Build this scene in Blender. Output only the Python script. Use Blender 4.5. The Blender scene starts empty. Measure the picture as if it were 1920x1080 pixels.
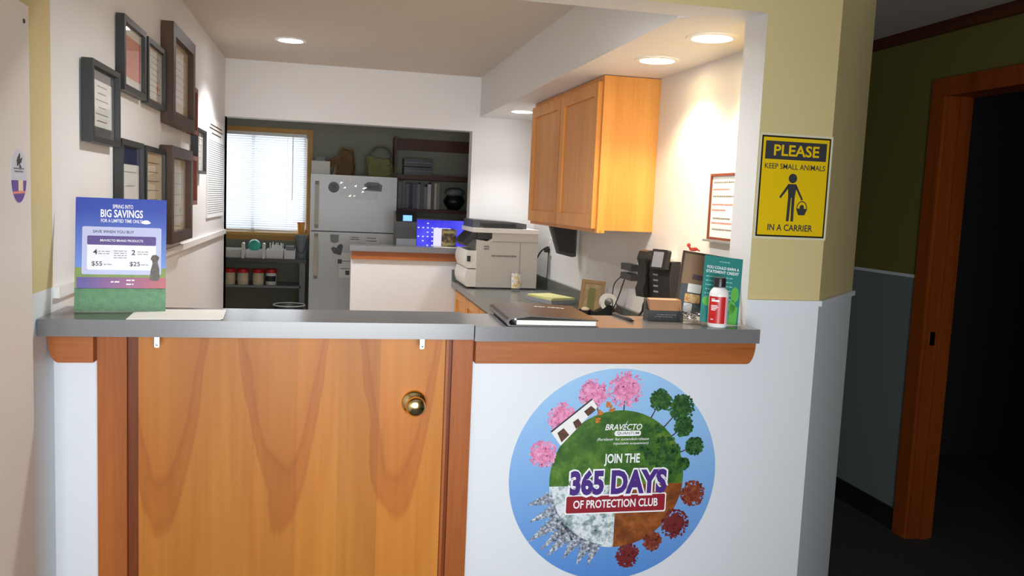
import bpy, bmesh, math, random
from mathutils import Vector, Matrix
random.seed(7)
S = bpy.context.scene
COL = S.collection
PI = math.pi

# ------------------------------------------------------------------ camera
CX, CY, CZ, YAW, PIT, ROL, FPX = 0.6455, -2.2279, 1.4408, 0.2175, 0.1012, 0.044, 1587.47
_fw = Vector((math.sin(YAW)*math.cos(PIT), math.cos(YAW)*math.cos(PIT), -math.sin(PIT)))
_r = Vector((math.cos(YAW), -math.sin(YAW), 0)); _u = _r.cross(_fw)
_c, _s = math.cos(ROL), math.sin(ROL)
_R = _c*_r + _s*_u; _U = -_s*_r + _c*_u
cd = bpy.data.cameras.new('camera'); cam = bpy.data.objects.new('camera', cd); COL.objects.link(cam)
cd.sensor_width = 36; cd.lens = FPX/1920*36; cd.clip_start = 0.02
m = Matrix((_R, _U, -_fw)).transposed().to_4x4(); m.translation = (CX, CY, CZ); cam.matrix_world = m
S.camera = cam

# ------------------------------------------------------------------ world, daylight, exposure
S.view_settings.view_transform = 'Standard'; S.view_settings.look = 'None'
S.view_settings.gamma = 1; S.view_settings.use_curve_mapping = False
S.view_settings.exposure = 0.2
w = bpy.data.worlds.new('sky'); S.world = w; w.use_nodes = True
bg = w.node_tree.nodes['Background']; bg.inputs[0].default_value = (0.80, 0.90, 1.0, 1); bg.inputs[1].default_value = 1.2

def area(name, loc, look, sx, sy, power, color, spread=PI):
    l = bpy.data.lights.new(name, 'AREA'); l.shape = 'RECTANGLE'; l.size = sx; l.size_y = sy
    l.energy = power; l.color = color; l.spread = spread
    o = bpy.data.objects.new(name, l); COL.objects.link(o); o.location = loc
    o.rotation_euler = (Vector(look)-Vector(loc)).to_track_quat('-Z', 'Y').to_euler()
    return o
# daylight coming in through the waiting-room window behind the viewer
area('waiting_room_window_daylight', (0.75, -2.88, 1.15), (0.80, 0, 1.05), 1.4, 1.2, 22, (0.92, 0.96, 1.0), math.radians(95))
# daylight coming in through the blinds of the back-room window
area('back_window_daylight', (0.05, 5.52, 1.5), (0.05, 4, 1.35), 0.8, 0.75, 9, (0.88, 0.94, 1.0))

# ------------------------------------------------------------------ materials
def srgb(r, g, b):
    f = lambda c: ((c/255+0.055)/1.055)**2.4 if c > 10 else c/255/12.92
    return (f(r), f(g), f(b), 1)
def newmat(name):
    m = bpy.data.materials.new(name); m.use_nodes = True
    return m, m.node_tree.nodes, m.node_tree.links, m.node_tree.nodes['Principled BSDF']
def mat(name, c, rough=.5, metal=0, spec=.5, var=.06, scale=30, bump=0.0, coat=0):
    m, N, L, b = newmat(name)
    b.inputs['Roughness'].default_value = rough; b.inputs['Metallic'].default_value = metal
    b.inputs['Specular IOR Level'].default_value = spec
    if coat: b.inputs['Coat Weight'].default_value = coat; b.inputs['Coat Roughness'].default_value = .08
    tc = N.new('ShaderNodeTexCoord'); nz = N.new('ShaderNodeTexNoise'); nz.inputs['Scale'].default_value = scale
    nz.inputs['Detail'].default_value = 3
    L.new(tc.outputs['Object'], nz.inputs['Vector'])
    mx = N.new('ShaderNodeMix'); mx.data_type = 'RGBA'
    mx.inputs[6].default_value = tuple(min(1, x*(1-var)) for x in c[:3])+(1,)
    mx.inputs[7].default_value = tuple(min(1, x*(1+var)) for x in c[:3])+(1,)
    L.new(nz.outputs['Fac'], mx.inputs[0]); L.new(mx.outputs[2], b.inputs['Base Color'])
    if bump:
        bp = N.new('ShaderNodeBump'); bp.inputs['Strength'].default_value = bump; bp.inputs['Distance'].default_value = .002
        n2 = N.new('ShaderNodeTexNoise'); n2.inputs['Scale'].default_value = scale*5
        L.new(tc.outputs['Object'], n2.inputs['Vector']); L.new(n2.outputs['Fac'], bp.inputs['Height']); L.new(bp.outputs[0], b.inputs['Normal'])
    return m
def wood(name, c1, c2, axis='Z', rough=.42, scale=9, stretch=.06, coat=.0):
    m, N, L, b = newmat(name)
    b.inputs['Roughness'].default_value = rough; b.inputs['Coat Weight'].default_value = coat; b.inputs['Specular IOR Level'].default_value = .3
    tc = N.new('ShaderNodeTexCoord'); mp = N.new('ShaderNodeMapping')
    sc = [1, 1, 1]; sc['XYZ'.index(axis)] = stretch; mp.inputs['Scale'].default_value = sc
    L.new(tc.outputs['Object'], mp.inputs['Vector'])
    nz = N.new('ShaderNodeTexNoise'); nz.inputs['Scale'].default_value = scale; nz.inputs['Detail'].default_value = 6; nz.inputs['Distortion'].default_value = .6
    L.new(mp.outputs[0], nz.inputs['Vector'])
    n2 = N.new('ShaderNodeTexNoise'); n2.inputs['Scale'].default_value = scale*14; n2.inputs['Detail'].default_value = 2
    L.new(mp.outputs[0], n2.inputs['Vector'])
    ad = N.new('ShaderNodeMath'); ad.operation = 'MULTIPLY_ADD'; ad.inputs[1].default_value = .35
    L.new(n2.outputs['Fac'], ad.inputs[0]); L.new(nz.outputs['Fac'], ad.inputs[2])
    cr = N.new('ShaderNodeValToRGB'); cr.color_ramp.elements[0].position = .45; cr.color_ramp.elements[0].color = c1
    cr.color_ramp.elements[1].position = .9; cr.color_ramp.elements[1].color = c2
    L.new(ad.outputs[0], cr.inputs[0]); L.new(cr.outputs[0], b.inputs['Base Color'])
    return m
def plywood(name):
    m, N, L, b = newmat(name)
    b.inputs['Roughness'].default_value = .42; b.inputs['Specular IOR Level'].default_value = .3
    def math_(op, a, v=None, c=None):
        n = N.new('ShaderNodeMath'); n.operation = op
        for k, x in enumerate((a, v, c)):
            if x is None: continue
            if isinstance(x, (int, float)): n.inputs[k].default_value = x
            else: L.new(x, n.inputs[k])
        return n.outputs[0]
    tc = N.new('ShaderNodeTexCoord'); s0 = N.new('ShaderNodeSeparateXYZ'); L.new(tc.outputs['Object'], s0.inputs[0])
    mp = N.new('ShaderNodeMapping'); mp.inputs['Scale'].default_value = (1, 1, .35); L.new(tc.outputs['Object'], mp.inputs['Vector'])
    nz = N.new('ShaderNodeTexNoise'); nz.inputs['Scale'].default_value = 11; nz.inputs['Detail'].default_value = 3; L.new(mp.outputs[0], nz.inputs['Vector'])
    # nested cathedral arches, one per veneer leaf
    xs = math_('ADD', s0.outputs[0], .033+.148+.296*3)
    dx = math_('MULTIPLY', math_('SUBTRACT', math_('FRACT', math_('DIVIDE', xs, .296)), .5), .296)
    dx = math_('ADD', dx, math_('MULTIPLY', math_('SUBTRACT', nz.outputs['Fac'], .5), .05))
    t = math_('SUBTRACT', s0.outputs[2], math_('MULTIPLY', math_('MULTIPLY', dx, dx), 42.0))
    t = math_('ADD', t, math_('MULTIPLY', math_('SUBTRACT', nz.outputs['Fac'], .5), .16))
    mr0 = N.new('ShaderNodeMapRange'); mr0.inputs[1].default_value = 0; mr0.inputs[2].default_value = 1.1; L.new(t, mr0.inputs[0])
    cr = N.new('ShaderNodeValToRGB'); e = cr.color_ramp.elements
    e[0].position = 0; e[0].color = srgb(196, 126, 50); e[1].position = 1; e[1].color = srgb(196, 124, 50)
    for p, c in ((.25, (190, 118, 44)), (.50, (192, 120, 46)), (.53, (176, 102, 36)), (.57, (180, 106, 38)), (.625, (176, 102, 36)), (.64, (170, 96, 34)), (.67, (184, 110, 40)), (.85, (190, 118, 46))):
        x = e.new(p); x.color = srgb(*c)
    L.new(mr0.outputs[0], cr.inputs[0])
    # vertical veneer strips
    sx = N.new('ShaderNodeSeparateXYZ'); L.new(tc.outputs['Object'], sx.inputs[0])
    dv = N.new('ShaderNodeMath'); dv.operation = 'MULTIPLY'; dv.inputs[1].default_value = 9.5; L.new(sx.outputs[0], dv.inputs[0])
    fl = N.new('ShaderNodeMath'); fl.operation = 'FLOOR'; L.new(dv.outputs[0], fl.inputs[0])
    wn = N.new('ShaderNodeTexWhiteNoise'); wn.noise_dimensions = '1D'; L.new(fl.outputs[0], wn.inputs['W'])
    mr = N.new('ShaderNodeMapRange'); mr.inputs[3].default_value = .82; mr.inputs[4].default_value = 1.08; L.new(wn.outputs['Value'], mr.inputs[0])
    n3 = N.new('ShaderNodeTexNoise'); n3.inputs['Scale'].default_value = 60; mp3 = N.new('ShaderNodeMapping'); mp3.inputs['Scale'].default_value = (1, 1, .04)
    L.new(tc.outputs['Object'], mp3.inputs['Vector']); L.new(mp3.outputs[0], n3.inputs['Vector'])
    m3 = N.new('ShaderNodeMapRange'); m3.inputs[3].default_value = .84; m3.inputs[4].default_value = 1.14; L.new(n3.outputs['Fac'], m3.inputs[0])
    mm = N.new('ShaderNodeMath'); mm.operation = 'MULTIPLY'; L.new(mr.outputs[0], mm.inputs[0]); L.new(m3.outputs[0], mm.inputs[1])
    hs = N.new('ShaderNodeVectorMath'); hs.operation = 'SCALE'; L.new(cr.outputs[0], hs.inputs[0]); L.new(mm.outputs[0], hs.inputs['Scale'])
    L.new(hs.outputs[0], b.inputs['Base Color'])
    return m
def emit(name, c, s):
    m, N, L, b = newmat(name)
    b.inputs['Base Color'].default_value = (0, 0, 0, 1); b.inputs['Emission Color'].default_value = c; b.inputs['Emission Strength'].default_value = s
    return m
def clear(name, tint=(1, 1, 1, 1), refl=1.0):
    m, N, L, b = newmat(name); N.remove(b)
    t = N.new('ShaderNodeBsdfTransparent'); t.inputs[0].default_value = tint
    g = N.new('ShaderNodeBsdfGlossy'); g.inputs['Roughness'].default_value = .03
    f = N.new('ShaderNodeLayerWeight'); f.inputs['Blend'].default_value = .5
    pw = N.new('ShaderNodeMath'); pw.operation = 'POWER'; pw.inputs[1].default_value = 5; L.new(f.outputs['Facing'], pw.inputs[0])
    mu = N.new('ShaderNodeMath'); mu.operation = 'MULTIPLY_ADD'; mu.inputs[1].default_value = .7*refl; mu.inputs[2].default_value = .04*refl; L.new(pw.outputs[0], mu.inputs[0])
    mx = N.new('ShaderNodeMixShader'); L.new(mu.outputs[0], mx.inputs[0]); L.new(t.outputs[0], mx.inputs[1]); L.new(g.outputs[0], mx.inputs[2])
    L.new(mx.outputs[0], N['Material Output'].inputs[0])
    return m
def translucent(name, c, f=.5):
    m, N, L, b = newmat(name); b.inputs['Base Color'].default_value = c; b.inputs['Roughness'].default_value = .5
    t = N.new('ShaderNodeBsdfTranslucent'); t.inputs[0].default_value = c
    mx = N.new('ShaderNodeMixShader'); mx.inputs[0].default_value = f
    L.new(b.outputs[0], mx.inputs[1]); L.new(t.outputs[0], mx.inputs[2]); L.new(mx.outputs[0], N['Material Output'].inputs[0])
    return m
def gradient(name, c0, c1, axis=1, lo=-.3, hi=.3, var=.05, scale=20, rough=.35):
    m, N, L, b = newmat(name); b.inputs['Roughness'].default_value = rough
    tc = N.new('ShaderNodeTexCoord'); sx = N.new('ShaderNodeSeparateXYZ'); L.new(tc.outputs['Object'], sx.inputs[0])
    mr = N.new('ShaderNodeMapRange'); mr.inputs[1].default_value = lo; mr.inputs[2].default_value = hi; L.new(sx.outputs[axis], mr.inputs[0])
    mx = N.new('ShaderNodeMix'); mx.data_type = 'RGBA'; mx.inputs[6].default_value = c0; mx.inputs[7].default_value = c1
    L.new(mr.outputs[0], mx.inputs[0]); L.new(mx.outputs[2], b.inputs['Base Color'])
    return m
def speckle(name, cols, scale=40, rough=.4):
    m, N, L, b = newmat(name); b.inputs['Roughness'].default_value = rough
    tc = N.new('ShaderNodeTexCoord'); nz = N.new('ShaderNodeTexNoise'); nz.inputs['Scale'].default_value = scale; nz.inputs['Detail'].default_value = 5
    nz.inputs['Roughness'].default_value = .7
    L.new(tc.outputs['Object'], nz.inputs['Vector']); cr = N.new('ShaderNodeValToRGB'); e = cr.color_ramp.elements
    n = len(cols)
    e[0].position = .32; e[0].color = cols[0]; e[1].position = .68; e[1].color = cols[-1]
    for i in range(1, n-1):
        x = e.new(.32+.36*i/(n-1)); x.color = cols[i]
    L.new(nz.outputs['Fac'], cr.inputs[0]); L.new(cr.outputs[0], b.inputs['Base Color'])
    return m

M = {}
M['white'] = mat('white_wall_paint', srgb(226, 224, 222), .55, var=.015, scale=6, bump=.06)
M['wains'] = mat('white_wainscot_paint', srgb(222, 226, 230), .45, var=.015, scale=5, bump=.05)
M['beige'] = mat('cream_wall_paint', srgb(206, 188, 136), .55, var=.02, scale=6, bump=.06)
M['olive'] = mat('olive_hall_paint', srgb(112, 106, 50), .6, var=.03, scale=6)
M['hallgrey'] = mat('grey_hall_wainscot', srgb(120, 130, 128), .5, var=.02)
M['backgrey'] = mat('sage_back_room_paint', srgb(150, 150, 132), .6, var=.03, scale=5)
M['ceil'] = mat('ceiling_paint', srgb(206, 194, 182), .8, var=.02, scale=8, bump=.1)
M['carpet'] = mat('dark_carpet', srgb(62, 60, 58), .95, var=.35, scale=120, bump=.4)
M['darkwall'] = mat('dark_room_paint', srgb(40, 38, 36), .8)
M['lam'] = mat('grey_laminate', srgb(112, 111, 112), .22, var=.10, scale=260, spec=.6)
M['lamg'] = mat('green_grey_laminate', srgb(104, 106, 100), .25, var=.10, scale=260, spec=.6)
M['casing'] = wood('casing_wood', srgb(134, 70, 28), srgb(172, 96, 42), 'Z', scale=12)
M['apron'] = wood('apron_wood', srgb(142, 78, 34), srgb(182, 106, 52), 'X', scale=12)
M['jamb'] = wood('dark_jamb_wood', srgb(96, 44, 16), srgb(134, 66, 26), 'Z', scale=14)
M['ply'] = plywood('plywood_door')
M['cabz'] = wood('maple_cabinet', srgb(206, 134, 60), srgb(228, 160, 82), 'Z', scale=8)
M['cabx'] = wood('maple_rail', srgb(204, 132, 60), srgb(226, 158, 80), 'Y', scale=8)
M['hallwood'] = wood('hall_casing_wood', srgb(124, 54, 16), srgb(156, 76, 26), 'Z', scale=12)
M['crown'] = wood('dark_crown_wood', srgb(70, 34, 20), srgb(98, 52, 30), 'Y', scale=12)
M['shelfwood'] = wood('dark_shelf_wood', srgb(78, 44, 26), srgb(104, 60, 36), 'X', scale=10)
M['winwood'] = wood('window_wood', srgb(196, 142, 66), srgb(222, 172, 92), 'Z', scale=10)
M['winwoodx'] = wood('sill_wood', srgb(196, 142, 66), srgb(222, 172, 92), 'X', scale=10)
M['brass'] = mat('polished_brass', srgb(244, 222, 160), .16, 1, var=.02)
M['chrome'] = mat('chrome', srgb(220, 220, 222), .12, 1, var=.02)
M['steel'] = mat('galvanised_steel', srgb(190, 194, 198), .35, .6, var=.05)
M['black'] = mat('black_plastic', srgb(32, 32, 33), .35, var=.1)
M['blackm'] = mat('black_satin_frame', srgb(28, 27, 26), .4, var=.1)
M['brownf'] = wood('dark_brown_frame', srgb(58, 40, 28), srgb(80, 56, 38), 'Y', scale=16)
M['redf'] = wood('reddish_frame', srgb(104, 50, 36), srgb(130, 66, 48), 'Y', scale=16)
M['paper'] = mat('paper', srgb(238, 236, 230), .8, var=.02, scale=12)
M['cream'] = mat('cream_paper', srgb(226, 208, 176), .8, var=.03, scale=12)
M['grey'] = mat('grey_mat_board', srgb(98, 98, 96), .7)
M['coral'] = mat('coral_paper', srgb(226, 138, 114), .7)
M['ink'] = mat('grey_ink', srgb(120, 118, 116), .7)
M['inkd'] = mat('dark_ink', srgb(46, 46, 50), .6)
M['navy'] = mat('navy_print', srgb(34, 42, 92), .5)
M['glass'] = clear('clear_glass')
M['pane'] = clear('window_pane', refl=.6)
M['whitep'] = mat('white_plastic', srgb(236, 236, 232), .35, var=.02)
M['printerp'] = mat('printer_beige_plastic', srgb(196, 190, 180), .45, var=.03)
M['printerw'] = mat('printer_white_plastic', srgb(226, 222, 214), .4, var=.02)
M['dgrey'] = mat('dark_grey_plastic', srgb(70, 72, 74), .4, var=.08)
M['mgrey'] = mat('mid_grey_plastic', srgb(130, 134, 138), .45, var=.06)
M['fridge'] = mat('fridge_enamel', srgb(206, 208, 208), .28, var=.02, scale=50)
M['handle'] = mat('cream_handle', srgb(196, 186, 166), .4)
M['red'] = mat('red_plastic', srgb(196, 34, 34), .35)
M['tub'] = mat('cream_tub', srgb(214, 206, 172), .4)
M['teal'] = mat('teal_plastic', srgb(60, 178, 158), .4)
M['orange'] = mat('orange_plastic', srgb(232, 150, 50), .4)
M['leather'] = mat('brown_leatherette', srgb(66, 54, 48), .3, var=.15, scale=80, bump=.25)
M['brownbag'] = mat('brown_paper_bag', srgb(120, 92, 58), .8, var=.15, scale=12)
M['olivebag'] = mat('olive_cloth', srgb(134, 132, 84), .85, var=.15, scale=14)
M['greybag'] = mat('grey_cloth', srgb(132, 134, 122), .85, var=.1, scale=14)

# ------------------------------------------------------------------ geometry helpers
def B(): return bmesh.new()
def box(bm, x0, x1, y0, y1, z0, z1, mi=0):
    vs = [bm.verts.new(p) for p in ((x0,y0,z0),(x1,y0,z0),(x1,y1,z0),(x0,y1,z0),(x0,y0,z1),(x1,y0,z1),(x1,y1,z1),(x0,y1,z1))]
    fs = []
    for f in ((0,3,2,1),(4,5,6,7),(0,1,5,4),(1,2,6,5),(2,3,7,6),(3,0,4,7)):
        fc = bm.faces.new([vs[i] for i in f]); fc.material_index = mi; fs.append(fc)
    return fs
def prism(bm, pts, a0, a1, axis='z', mi=0):
    """extrude polygon pts between a0 and a1 along axis; pts are the two other coordinates in order"""
    def P(p, a):
        return {'z': (p[0], p[1], a), 'y': (p[0], a, p[1]), 'x': (a, p[0], p[1])}[axis]
    lo = [bm.verts.new(P(p, a0)) for p in pts]; hi = [bm.verts.new(P(p, a1)) for p in pts]
    n = len(pts); fs = [bm.faces.new(lo[::-1]), bm.faces.new(hi)]
    for i in range(n): fs.append(bm.faces.new((lo[i], lo[(i+1) % n], hi[(i+1) % n], hi[i])))
    for f in fs: f.material_index = mi
    return fs
def lathe(bm, prof, seg=24, M4=None, mi=0):
    M4 = M4 or Matrix()
    rings = []
    for r, z in prof:
        if r < 1e-6: rings.append([bm.verts.new(M4 @ Vector((0, 0, z)))])
        else: rings.append([bm.verts.new(M4 @ Vector((r*math.cos(2*PI*i/seg), r*math.sin(2*PI*i/seg), z))) for i in range(seg)])
    for a, b in zip(rings, rings[1:]):
        for i in range(seg):
            j = (i+1) % seg
            if len(a) == 1 and len(b) == 1: continue
            if len(a) == 1: f = bm.faces.new((a[0], b[i], b[j]))
            elif len(b) == 1: f = bm.faces.new((a[i], a[j], b[0]))
            else: f = bm.faces.new((a[i], a[j], b[j], b[i]))
            f.material_index = mi
def tube(bm, pts, r, seg=8):
    pts = [Vector(p) for p in pts]; rings = []
    for i, p in enumerate(pts):
        t = (pts[min(i+1, len(pts)-1)]-pts[max(i-1, 0)]).normalized()
        a = t.orthogonal().normalized() if i == 0 else (pa - t*pa.dot(t)).normalized()
        pa = a; b = t.cross(a)
        rings.append([bm.verts.new(p+r*(a*math.cos(2*PI*k/seg)+b*math.sin(2*PI*k/seg))) for k in range(seg)])
    for A, C in zip(rings, rings[1:]):
        for k in range(seg): bm.faces.new((A[k], A[(k+1) % seg], C[(k+1) % seg], C[k]))
    bm.faces.new(rings[0][::-1]); bm.faces.new(rings[-1])
def curve3(pts, n=10):
    """Catmull-Rom through pts"""
    P = [Vector(p) for p in pts]; P = [2*P[0]-P[1]]+P+[2*P[-1]-P[-2]]; out = []
    for i in range(1, len(P)-2):
        for k in range(n):
            t = k/n; a, b, c, d = P[i-1:i+3]
            out.append(.5*((2*b)+(c-a)*t+(2*a-5*b+4*c-d)*t*t+(3*b-a-3*c+d)*t**3))
    out.append(P[-2]); return out
def rrect(x0, x1, y0, y1, r, n=5):
    pts = []
    for cx, cy, a in ((x1-r, y0+r, -90), (x1-r, y1-r, 0), (x0+r, y1-r, 90), (x0+r, y0+r, 180)):
        for k in range(n+1):
            t = math.radians(a+90*k/n); pts.append((cx+r*math.cos(t), cy+r*math.sin(t)))
    return pts
def circ(cx, cy, r, n=32, ry=None, a0=0, a1=2*PI, full=True):
    ry = ry or r
    k = n if full else n+1
    return [(cx+r*math.cos(a0+(a1-a0)*i/n), cy+ry*math.sin(a0+(a1-a0)*i/n)) for i in range(k)]
def ring(bm, x0, x1, y0, y1, b, z0, z1):
    """rectangular frame ring of width b between z0 and z1 (four mitred bars)"""
    o = [(x0,y0),(x1,y0),(x1,y1),(x0,y1)]; i = [(x0+b,y0+b),(x1-b,y0+b),(x1-b,y1-b),(x0+b,y1-b)]
    for k in range(4):
        j = (k+1) % 4
        prism(bm, [o[k], o[j], i[j], i[k]], z0, z1)
def obj(name, bm, material, parent=None, smooth=False, bevel=0, seg=2):
    if bevel:
        bmesh.ops.bevel(bm, geom=[e for e in bm.edges if len(e.link_faces) == 2 and e.calc_face_angle(0) > .5], offset=bevel, segments=seg, affect='EDGES', profile=.5)
    bmesh.ops.recalc_face_normals(bm, faces=bm.faces)
    me = bpy.data.meshes.new(name); bm.to_mesh(me); bm.free()
    for mm in (material if isinstance(material, (list, tuple)) else [material]):
        me.materials.append(M[mm] if isinstance(mm, str) else mm)
    if smooth:
        for p in me.polygons: p.use_smooth = True
        try: me.set_sharp_from_angle(angle=math.radians(40))
        except Exception: pass
    o = bpy.data.objects.new(name, me); COL.objects.link(o)
    if parent: o.parent = parent
    return o
def tag(o, label, cat=None, group=None, kind=None):
    o['label'] = label
    if cat: o['category'] = cat
    if group: o['group'] = group
    if kind: o['kind'] = kind
    return o
def struct(name, bm, material, label, bevel=0, cat=None):
    o = obj(name, bm, material, bevel=bevel); o['kind'] = 'structure'; o['label'] = label
    o['category'] = cat or name.split('_')[0]
    return o
def axes(loc, X, Y, Z):
    m = Matrix((Vector(X), Vector(Y), Vector(Z))).transposed().to_4x4(); m.translation = loc; return m
def thing(name, label, cat, mw=None, group=None, kind=None):
    o = bpy.data.objects.new(name, None); COL.objects.link(o); o.empty_display_size = .05
    if mw is not None:
        o.matrix_world = mw if isinstance(mw, Matrix) else Matrix.Translation(mw)
    tag(o, label, cat, group, kind); return o
def onleft(y, z, x=0.0): return axes((x, y, z), (0,1,0), (0,0,1), (1,0,0))      # faces +X
def onright(y, z, x=2.0406): return axes((x, y, z), (0,-1,0), (0,0,1), (-1,0,0)) # faces -X
def onfront(x, z, y=0.0): return axes((x, y, z), (1,0,0), (0,0,1), (0,-1,0))    # faces the viewer
def text(name, s, material, parent, x0, x1, y0, y1, z, bold=0.0, shear=0.0, ex=.0002, label=None):
    cu = bpy.data.curves.new(name, 'FONT'); cu.body = s; cu.offset = bold; cu.shear = shear; cu.extrude = 0; cu.resolution_u = 3
    t = bpy.data.objects.new('tmp', cu); COL.objects.link(t)
    bpy.context.view_layer.update()
    me = bpy.data.meshes.new_from_object(t.evaluated_get(bpy.context.evaluated_depsgraph_get()))
    bpy.data.objects.remove(t); bpy.data.curves.remove(cu)
    xs = [v.co.x for v in me.vertices]; ys = [v.co.y for v in me.vertices]
    ax, bx, ay, by = min(xs), max(xs), min(ys), max(ys)
    for v in me.vertices:
        v.co = (x0+(v.co.x-ax)/(bx-ax)*(x1-x0), y0+(v.co.y-ay)/(by-ay)*(y1-y0), z)
    me.materials.clear(); me.materials.append(M[material] if isinstance(material, str) else material)
    o = bpy.data.objects.new(name, me); COL.objects.link(o); o.parent = parent
    if label: o['label'] = label
    return o
def flat(name, polys, material, parent, z, t=.0002, label=None):
    bm = B()
    for p in polys: prism(bm, p, z-t, z)
    o = obj(name, bm, material, parent)
    if label: o['label'] = label
    return o
def lines(name, rows, material, parent, z, h=.002):
    """short printed text lines: rows of (x0, x1, y)"""
    bm = B()
    for x0, x1, y in rows:
        x = x0
        while x < x1-.002:
            wd = min(random.uniform(.004, .012), x1-x); box(bm, x, x+wd, y, y+h, z-.0002, z); x += wd+.0022
    o = obj(name, bm, material, parent); o['kind'] = 'stuff'; return o
def blob_card(bm, cx, cy, r, n, z, s=(.004, .009), ry=None):
    for k in range(n):
        a = random.uniform(0, 2*PI); q = math.sqrt(random.random())
        x, y = cx+r*q*math.cos(a), cy+(ry or r)*q*math.sin(a); rr = random.uniform(*s)
        prism(bm, [(x+rr*math.cos(t+a)*random.uniform(.7, 1.2), y+rr*math.sin(t+a)*random.uniform(.7, 1.2)) for t in [2*PI*i/7 for i in range(7)]], z-.0001, z+.00001*(k % 9))

# ------------------------------------------------------------------ dimensions (metres)
ZC, TC, YF, YB = 1.1220, .0385, -.1265, .105      # reception counter
XS, XR = 1.0181, 1.8129
XJ, TW, ZH = 1.8346, .1314, 1.9973                 # right jamb, front wall thickness, header underside
XP1, XP2 = 2.0651, 2.4022
ZR, ZRI = 1.1871, 1.1758
ZCE, YW, ZOP, XOP, XSO = 2.2599, 3.4677, 1.9011, 1.5857, 1.6326
XW = 2.0406
XH, YH1, YH2 = 3.2488, 1.0, 1.0907
LZ, LX = .8913, 1.479
XHW, ZHW, ZHB = .8045, 1.113, 1.0206
YBK = 5.40                                          # back-room far wall
YL = -2.95                                           # waiting-room far wall (behind the viewer)

# ------------------------------------------------------------------ the setting
bm = B(); box(bm, -1.0, 5.2, YL-.1, 5.6, -.05, 0); struct('floor', bm, 'carpet', 'dark charcoal carpet floor running into the hallway')
bm = B(); box(bm, 0, XW, TW, YBK, 0, .003); struct('floor_bounce', bm, mat('pale_bounce_floor', srgb(186, 176, 160), .5, var=.05), 'unseen pale floor added to bounce light inside the reception office', cat='floor')  # unseen pale floor, added to bounce lamp light back into the office
bm = B(); box(bm, -.1, XSO, TW, YW+.12, ZCE, ZCE+.08); struct('ceiling_office', bm, 'ceil', 'pinkish white ceiling over the reception office', cat='ceiling')
bm = B(); prism(bm, [(XSO+.03, TW), (XSO, TW+.03), (XSO, YW), (XW+.1, YW), (XW+.1, TW)], ZH, ZCE+.08)
struct('ceiling_soffit', bm, ['white'], 'lowered white soffit along the right wall above the cabinet', cat='ceiling')
bm = B(); box(bm, -.1, 5.2, YL-.1, 0.0, 2.30, 2.38); box(bm, XP2, 5.2, 0.0, 5.6, 2.30, 2.38)
struct('ceiling_lobby', bm, 'ceil', 'dim ceiling over the hallway at the right', cat='ceiling')
bm = B(); box(bm, -1.0, 2.5, YW+.12, YBK+.15, ZCE, ZCE+.08); struct('ceiling_back', bm, 'ceil', 'dim ceiling of the back room', cat='ceiling')

# left wall: lobby part (cream over wainscot) and office part (white)
bm = B(); box(bm, -.1, 0, YL, 0.0, ZR, 2.38); box(bm, -.1, 0, YL, 0.0, 0, ZR, 1)
struct('wall_left_lobby', bm, ['beige', 'wains'], 'narrow cream wall strip left of the counter opening', cat='wall')
bm = B(); box(bm, -.1, 0, 0.0, YW+.12, 0, 2.38); struct('wall_left', bm, 'white', 'white office wall hung with framed certificates', cat='wall')
# front wall: header, pillar with chamfered corner, half walls beside the door
bm = B()
def facesplit(fs, fn):
    for f in fs: f.material_index = fn(f.calc_center_median(), f)
for f in box(bm, 0, XJ, 0, TW, ZH, 2.38):                        # header
    f.normal_update()
    if f.normal.z < -.5 or f.normal.y > .5: f.material_index = 2
def pillar(z0, z1, front):
    pts = [(XJ, 0), (XP1, 0), (XP2, XP2-XP1), (XP2, TW+.4), (XW, TW+.4), (XW, TW), (XJ, TW)]
    fs = prism(bm, pts, z0, z1)
    for f in fs:
        c = f.calc_center_median()
        f.material_index = 2 if (abs(c.x-XJ) < 1e-3 or (abs(c.y-TW) < 1e-3 and c.x < XW)) else front
pillar(0, ZR, 1); pillar(ZR, 2.38, 0)
box(bm, 0, .104, 0, TW, 0, ZC-TC, 1); box(bm, 1.033, XJ, 0, TW, 0, ZC-TC, 1)
struct('wall_front', bm, ['beige', 'wains', 'white'], 'front partition with white half wall, cream pillar and header', cat='wall')
# right office wall and hall side
bm = B(); box(bm, XW, XP2, TW+.4, YW+.12, 0, 2.38); struct('wall_right', bm, 'white', 'office side wall behind the maple wall cabinet', cat='wall')
# back wall of the office with wide opening
bm = B(); box(bm, 0, XOP, YW, YW+.12, ZOP, 2.38); box(bm, XOP, XW, YW, YW+.12, 0, 2.38); box(bm, XHW, XOP, YW, YW+.12, 0, ZHW-.038)
struct('wall_back', bm, 'white', 'white wall with wide pass-through opening to the back room', cat='wall')
# back room
WX0, WX1, WZ0, WZ1 = -.47, .465, 1.09, 1.94
bm = B(); box(bm, -.9, WX0, YBK, YBK+.1, 0, 2.38); box(bm, WX1, 2.5, YBK, YBK+.1, 0, 2.38); box(bm, WX0, WX1, YBK, YBK+.1, 0, WZ0); box(bm, WX0, WX1, YBK, YBK+.1, WZ1, 2.38)
struct('wall_back_room', bm, 'backgrey', 'dim sage wall of the back room around the window', cat='wall')
bm = B(); box(bm, -1.0, -.9, YW+.12, YBK+.1, 0, 2.38); box(bm, -.9, 0, YW, YW+.12, 0, 2.38)
struct('wall_back_left', bm, 'backgrey', 'sage side wall of the back room behind the office wall', cat='wall')
bm = B(); box(bm, 2.4022, 2.5, YW+.12, YBK+.1, 0, 2.38); struct('wall_back_right', bm, 'backgrey', 'sage side wall of the back room beside the bookshelf', cat='wall')
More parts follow.
